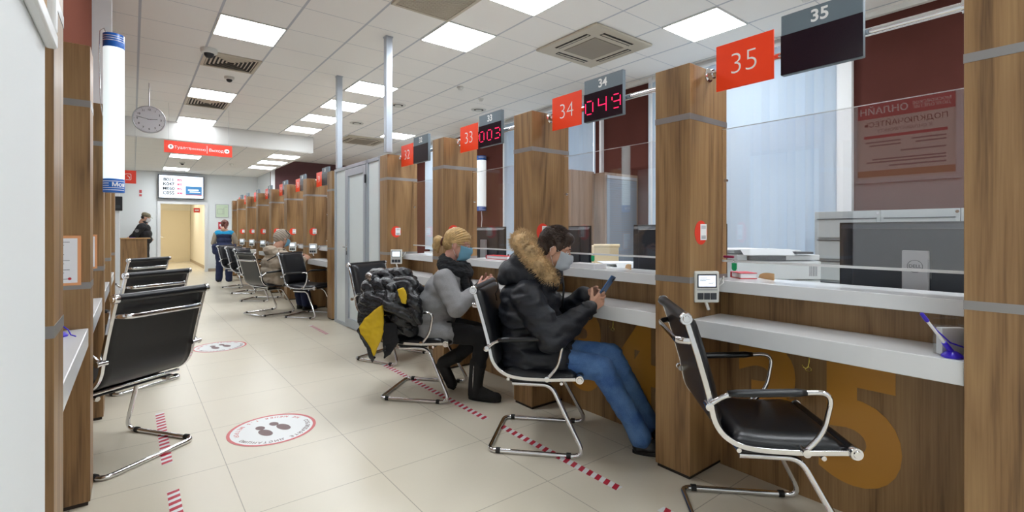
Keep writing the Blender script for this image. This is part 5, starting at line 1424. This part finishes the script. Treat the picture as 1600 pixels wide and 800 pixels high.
# ---- a smaller standing or seated figure from joints
def figure(t, H, J, clothes, vox=.009, hands=(True, True), hd=None):
    """J: joints; clothes: (name, material, list of capsules or balls, fold)"""
    mb = MB(); H.skin(mb)
    mb.cap(H.p(-.03, 0, -.08), J['neck'], .052, .058); mb.cap(J['neck'], J['pelvis'], .09, .11); mb.cap(J['shL'], J['shR'], .05, .05)
    for a, b, c in (('shL', 'elL', 'wrL'), ('shR', 'elR', 'wrR')): mb.cap(J[a], J[b], .042, .036); mb.cap(J[b], J[c], .036, .025)
    for a, b, c in (('hipL', 'knL', 'anL'), ('hipR', 'knR', 'anR')): mb.cap(J[a], J[b], .07, .05); mb.cap(J[b], J[c], .048, .036)
    for k, s in (('L', 1), ('R', -1)):
        w0 = Vector(J['wr'+k]); d = (w0-Vector(J['el'+k])).normalized() if hd is None else Vector(hd)
        n = H.L*(-s); hand(mb, w0, d, n, H.F if abs(d.dot(H.F)) < .7 else H.U, (25, 30, 22), 35)
    remesh(mb, 'body', 'skin', t, .005, 3)
    for nm, m, parts, fo in clothes:
        mb = MB()
        for q in parts:
            if len(q) == 2: mb.ball(q[0], q[1], 20)
            else: mb.cap(*q)
        remesh(mb, nm, m, t, vox, 5, fold=fo)
def beige_woman():
    t = thing('person', 'seated woman in beige hooded coat and knitted hat wearing a blue mask', 'person', (1.68, 7.93, 0), R(14))
    H = Head((.13, 0, 1.125), (1, 0, -.30), 1.0)
    J = dict(neck=(.06, 0, .92), pelvis=(-.06, 0, .52), shL=(.05, .15, .87), shR=(.05, -.15, .87), elL=(.17, .21, .68), elR=(.17, -.22, .67), wrL=(.42, .08, .81), wrR=(.43, -.10, .80),
             hipL=(-.04, .09, .5), hipR=(-.04, -.09, .5), knL=(.40, .10, .46), knR=(.40, -.11, .46), anL=(.47, .10, .11), anR=(.45, -.11, .11))
    cl = [('coat', 'coat_beige', [((-.05, 0, .50), (.17, .20, .10)), ((-.04, 0, .61), (.165, .20, .14)), ((-.01, 0, .74), (.165, .21, .14)), ((.03, 0, .85), (.15, .20, .10)), ((.05, -.15, .865), (.05, .15, .865), .08, .08),
            ((.05, -.17, .86), (.17, -.235, .67), .088, .078), ((.17, -.235, .67), (.39, -.115, .785), .076, .052), ((.05, .17, .86), (.17, .22, .68), .088, .078), ((.17, .22, .68), (.39, .09, .80), .076, .052),
            ((-.02, -.1, .50), (.18, -.11, .49), .115, .09), ((-.02, .1, .50), (.18, .11, .49), .115, .09)], folds(.009, 9, 11, (1, .8, 1.5))),
          ('trousers', 'navy', [((-.04, -.09, .49), (.40, -.11, .465), .085, .068), ((.40, -.11, .465), (.455, -.11, .10), .070, .072), ((-.04, .09, .49), (.40, .10, .465), .085, .068), ((.40, .10, .465), (.475, .10, .10), .070, .072)], folds(.007, 12, 12))]
    figure(t, H, J, cl)
    mb = MB(); mb.ball((-.06, 0, .95), (.09, .13, .065), 20); mb.cap((.04, -.09, .94), (.12, -.05, .92), .045, .04); mb.cap((.04, .09, .94), (.12, .05, .92), .045, .04); mb.cap((-.08, -.06, .93), (-.04, -.11, .90), .05, .05); mb.cap((-.08, .06, .93), (-.04, .11, .90), .05, .05)
    remesh(mb, 'hood', 'coat_beige', t, .008, 5, fold=folds(.008, 16, 13))
    MB().tube([(.09, -.12, .955), (.02, -.19, .93), (-.09, -.20, .86), (-.18, -.15, .80)], .008, 8).build('bag_strap', 'black_cloth', t, smooth=True)
    mb = MB(); H.ell(mb, (-.022, 0, .030), (.112, .092, .104)); H.ell(mb, (-.075, 0, .0), (.070, .078, .085)); H.ell(mb, (.03, 0, .06), (.072, .075, .050))
    hat = remesh(mb, 'knitted_hat', 'hat_beige', t, .006, 4, fold=lambda co: .004*math.sin((co-H.c).x*150+(co-H.c).z*150)+.004*noise.noise(co*25))
    MB().tube([H.p(.085, -.03, .075), H.p(.05, -.075, .07), H.p(.0, -.095, .085), H.p(-.03, -.07, .12)], .007, 8).build('sunglasses', 'black_plastic', hat, smooth=True)
    H.details(t); H.mask(t, 'mask_blue')
    for y in (-.11, .10): shoe(t, (.385+(.02 if y > 0 else 0), y, .002), (.62, y*1.15, .002), 'shoe_leather', h=.07)
beige_woman()
t = thing('paper_sheet', 'white paper held at the counter by the woman in the beige coat', 'paper', (2.17, 8.04, .80), R(20))
MB().box((-.05, -.03, 0), (.05, .03, .004), Matrix.Translation((0, 0, .05)) @ Matrix.Rotation(R(-35), 4, 'Y')).build('sheet', 'paper', t)

def cleaner():
    t = thing('person', 'standing woman in navy tunic with bright blue shoulders, seen from behind', 'person', (1.76, 13.6, 0), R(70))
    H = Head((.06, 0, 1.385), (1, 0, -.55), .95)
    J = dict(neck=(.02, 0, 1.22), pelvis=(-.02, 0, .80), shL=(.02, .16, 1.17), shR=(.02, -.16, 1.17), elL=(.03, .24, .94), elR=(.02, -.25, .95), wrL=(.20, .18, .86), wrR=(.18, -.19, .87),
             hipL=(-.02, .09, .78), hipR=(-.02, -.09, .78), knL=(.02, .10, .43), knR=(-.01, -.10, .43), anL=(-.02, .11, .08), anR=(-.04, -.11, .08))
    legs = [((-.02, .09, .78), (.02, .10, .43), .105, .082), ((.02, .10, .43), (-.02, .11, .07), .082, .074), ((-.02, -.09, .78), (-.01, -.10, .43), .105, .082), ((-.01, -.10, .43), (-.04, -.11, .07), .082, .074)]
    cl = [('trousers', 'navy', legs, folds(.006, 12, 21)),
          ('tunic', 'navy', [((0, 0, 1.12), (.12, .175, .11)), ((0, 0, 1.0), (.125, .165, .14)), ((-.01, 0, .86), (.14, .19, .14)), ((-.01, 0, .74), (.15, .21, .10)), ((-.03, -.21, .86), (-.03, -.19, .72), .06, .055), ((-.03, .2, .86), (-.03, .19, .72), .06, .055)], folds(.006, 12, 22)),
          ('shoulder_yoke', 'cyan_cloth', [((.02, -.14, 1.175), (.02, .14, 1.175), .078, .078), ((0, 0, 1.16), (.115, .165, .085))], None),
          ('sleeve', 'coat_beige', [((.02, -.18, 1.15), (.02, -.25, .95), .062, .052), ((.02, -.25, .95), (.16, -.20, .88), .05, .036)], folds(.005, 16, 23)),
          ('sleeve', 'coat_beige', [((.02, .18, 1.15), (.03, .24, .94), .062, .052), ((.03, .24, .94), (.18, .185, .87), .05, .036)], folds(.005, 16, 24))]
    figure(t, H, J, cl)
    mb = MB(); H.ell(mb, (-.022, 0, .030), (.105, .088, .10)); H.ell(mb, (-.07, 0, -.02), (.062, .075, .085)); mb.cap(H.p(-.10, 0, .02), H.p(-.135, -.02, .0), .045, .036)
    mb.cap(H.p(-.09, -.03, -.05), H.p(-.10, -.05, -.15), .045, .022)
    remesh(mb, 'hair', 'hair_red', t, .006, 3, fold=lambda co: .003*noise.noise(co*45))
    H.details(t)
    for y in (-.11, .11): shoe(t, (-.10, y, .002), (.14, y*1.1, .002), 'shoe_leather', h=.06)
cleaner()
def guard():
    t = thing('person', 'guard in black uniform, cap and white mask behind the wooden stand', 'person', (.24, 16.5, 0), R(-10))
    H = Head((.05, 0, 1.60), (1, 0, -.38), 1.02)
    J = dict(neck=(0, 0, 1.42), pelvis=(0, 0, .92), shL=(-.01, .19, 1.36), shR=(-.01, -.19, 1.36), elL=(-.08, .26, 1.10), elR=(-.14, -.27, 1.13), wrL=(.08, .20, 1.02), wrR=(-.22, -.30, 1.075),
             hipL=(0, .10, .9), hipR=(0, -.10, .9), knL=(.02, .11, .48), knR=(.02, -.11, .48), anL=(0, .12, .08), anR=(0, -.12, .08))
    cl = [('trousers', 'guard_black', [((0, .1, .90), (.02, .11, .48), .115, .09), ((.02, .11, .48), (0, .12, .07), .088, .07), ((0, -.1, .90), (.02, -.11, .48), .115, .09), ((.02, -.11, .48), (0, -.12, .07), .088, .07)], folds(.006, 12, 31)),
          ('jacket', 'guard_black', [((0, 0, 1.30), (.155, .22, .14)), ((.02, 0, 1.15), (.17, .21, .16)), ((.02, 0, 1.0), (.175, .21, .14)), ((0, -.17, 1.36), (0, .17, 1.36), .09, .09), ((-.02, -.20, 1.34), (-.14, -.275, 1.12), .095, .08), ((-.14, -.275, 1.12), (-.21, -.295, 1.08), .08, .055),
            ((-.02, .20, 1.34), (-.08, .27, 1.10), .095, .08), ((-.08, .27, 1.10), (.05, .22, 1.03), .08, .055), ((0, 0, 1.42), (.02, 0, 1.46), .085, .075)], folds(.007, 11, 32))]
    figure(t, H, J, cl)
    mb = MB(); H.ell(mb, (-.015, 0, .055), (.108, .092, .070)); H.ell(mb, (-.02, 0, .085), (.10, .088, .045))
    cap_ = remesh(mb, 'cap', 'camo', t, .006, 3)
    mb = MB(); mb.prism([H.p(.07, -.065, .045), H.p(.115, -.055, .035), H.p(.145, -.02, .030), H.p(.145, .02, .030), H.p(.115, .055, .035), H.p(.07, .065, .045)], H.U*.006); mb.build('visor', 'camo', cap_, bevel=.002)
    mb = MB(); H.ell(mb, (-.05, 0, -.01), (.058, .076, .06)); remesh(mb, 'hair', 'hair_black', t, .006, 3)
    H.details(t); H.mask(t, 'mask_white')
    p = Vector((-.085, -.345, 1.235))
    MB().lathe([(0, -.004), (.045, -.004), (.045, .004), (0, .004)], (-.09, -.338, 1.24), 'y', 24).build('sleeve_patch', 'grey_ink', t)
    for y in (-.12, .12): shoe(t, (-.08, y, .002), (.18, y*1.1, .002), 'shoe_leather', h=.07)
guard()
pen_w = thing('ballpoint_pen', 'blue and white pen lying on the wooden stand by the guard', 'pen', (.0, 15.8, 1.0595), R(30))
MB().cap((-.07, 0, .004), (.07, 0, .004), .004, .004, 8).build('barrel', 'purple_plastic', pen_w, smooth=True)

# ------------------------------------------------------------------ puffer jacket thrown over the chair
def puffer():
    t = thing('puffer_jacket', 'shiny black puffer jacket with yellow lining draped over the chair back behind the grey sweater', 'jacket', (1.55, 3.65, 0))
    I = Matrix.Translation((-1.55, -3.65, 0))
    def Q(px, py, d): return I @ V(px, py, d*.765)
    mb = MB()
    for a, b, r0, r1 in (((585, 434, 4.86), (632, 432, 4.70), .085, .085), ((580, 450, 4.70), (640, 446, 4.55), .095, .08), ((578, 470, 4.62), (625, 470, 4.52), .10, .10), ((572, 490, 4.58), (596, 478, 4.55), .065, .08),
                         ((600, 440, 5.0), (640, 442, 4.9), .08, .08), ((630, 445, 4.58), (648, 470, 4.45), .075, .065), ((648, 470, 4.45), (652, 500, 4.45), .065, .055), ((610, 452, 4.50), (608, 478, 4.42), .05, .055),
                         ((608, 478, 4.42), (640, 492, 4.45), .05, .06), ((570, 500, 4.55), (573, 525, 4.50), .035, .02), ((566, 478, 4.60), (563, 505, 4.55), .035, .02), ((640, 445, 4.72), (655, 455, 4.75), .07, .06),
                         ((625, 500, 4.55), (640, 515, 4.60), .09, .08), ((605, 505, 4.6), (612, 530, 4.5), .04, .012), ((600, 500, 4.6), (602, 548, 4.45), .05, .008)):
        mb.cap(Q(*a), Q(*b), r0*.79, r1*.79, 14)
    def fo(co):
        q = co*7; a = noise.noise(q+Vector((3, 1, 2))); b = noise.noise(q*2.6)
        ch = abs(math.sin((co.z*.9+co.x*.35-co.y*.25)*46+a*3)); return .010*(1-abs(a)*3.2)*.5+.006*b-.010*(1-ch)**4+.004*ch
    remesh(mb, 'shell', 'puffer', t, .008, 4, fold=fo)
    # lining: the turned-out front edge hanging to the left, and a glimpse in the sleeve fold
    def sheet(pts, d, name, m, th=.012):
        c = [Q(x, y, d) for x, y in pts]; b = MB(); ff = V(800, 361, 1)-Vector((0, 0, EYE)); b.prism(c, ff*th)
        return remesh(b, name, m, t, .005, 2, fold=folds(.006, 18, 41))
    sheet([(597, 476), (583, 487), (568, 500), (560, 514), (563, 524), (570, 533), (576, 543), (579, 556), (584, 558), (588, 545), (594, 533), (598, 520), (599, 500)], 4.44, 'lining', 'yellow_lining', .02)
    sheet([(560, 512), (557, 517), (566, 534), (573, 545), (576, 560), (581, 568), (586, 560), (582, 556), (578, 543), (570, 531), (563, 522)], 4.43, 'hem', 'puffer', .03)
    sheet([(620, 453), (630, 450), (635, 460), (634, 476), (628, 474), (624, 464)], 4.40, 'lining', 'yellow_lining', .02)
    sheet([(596, 505), (600, 560), (608, 555), (622, 535), (618, 505)], 4.46, 'panel', 'black_cloth', .03)
puffer()
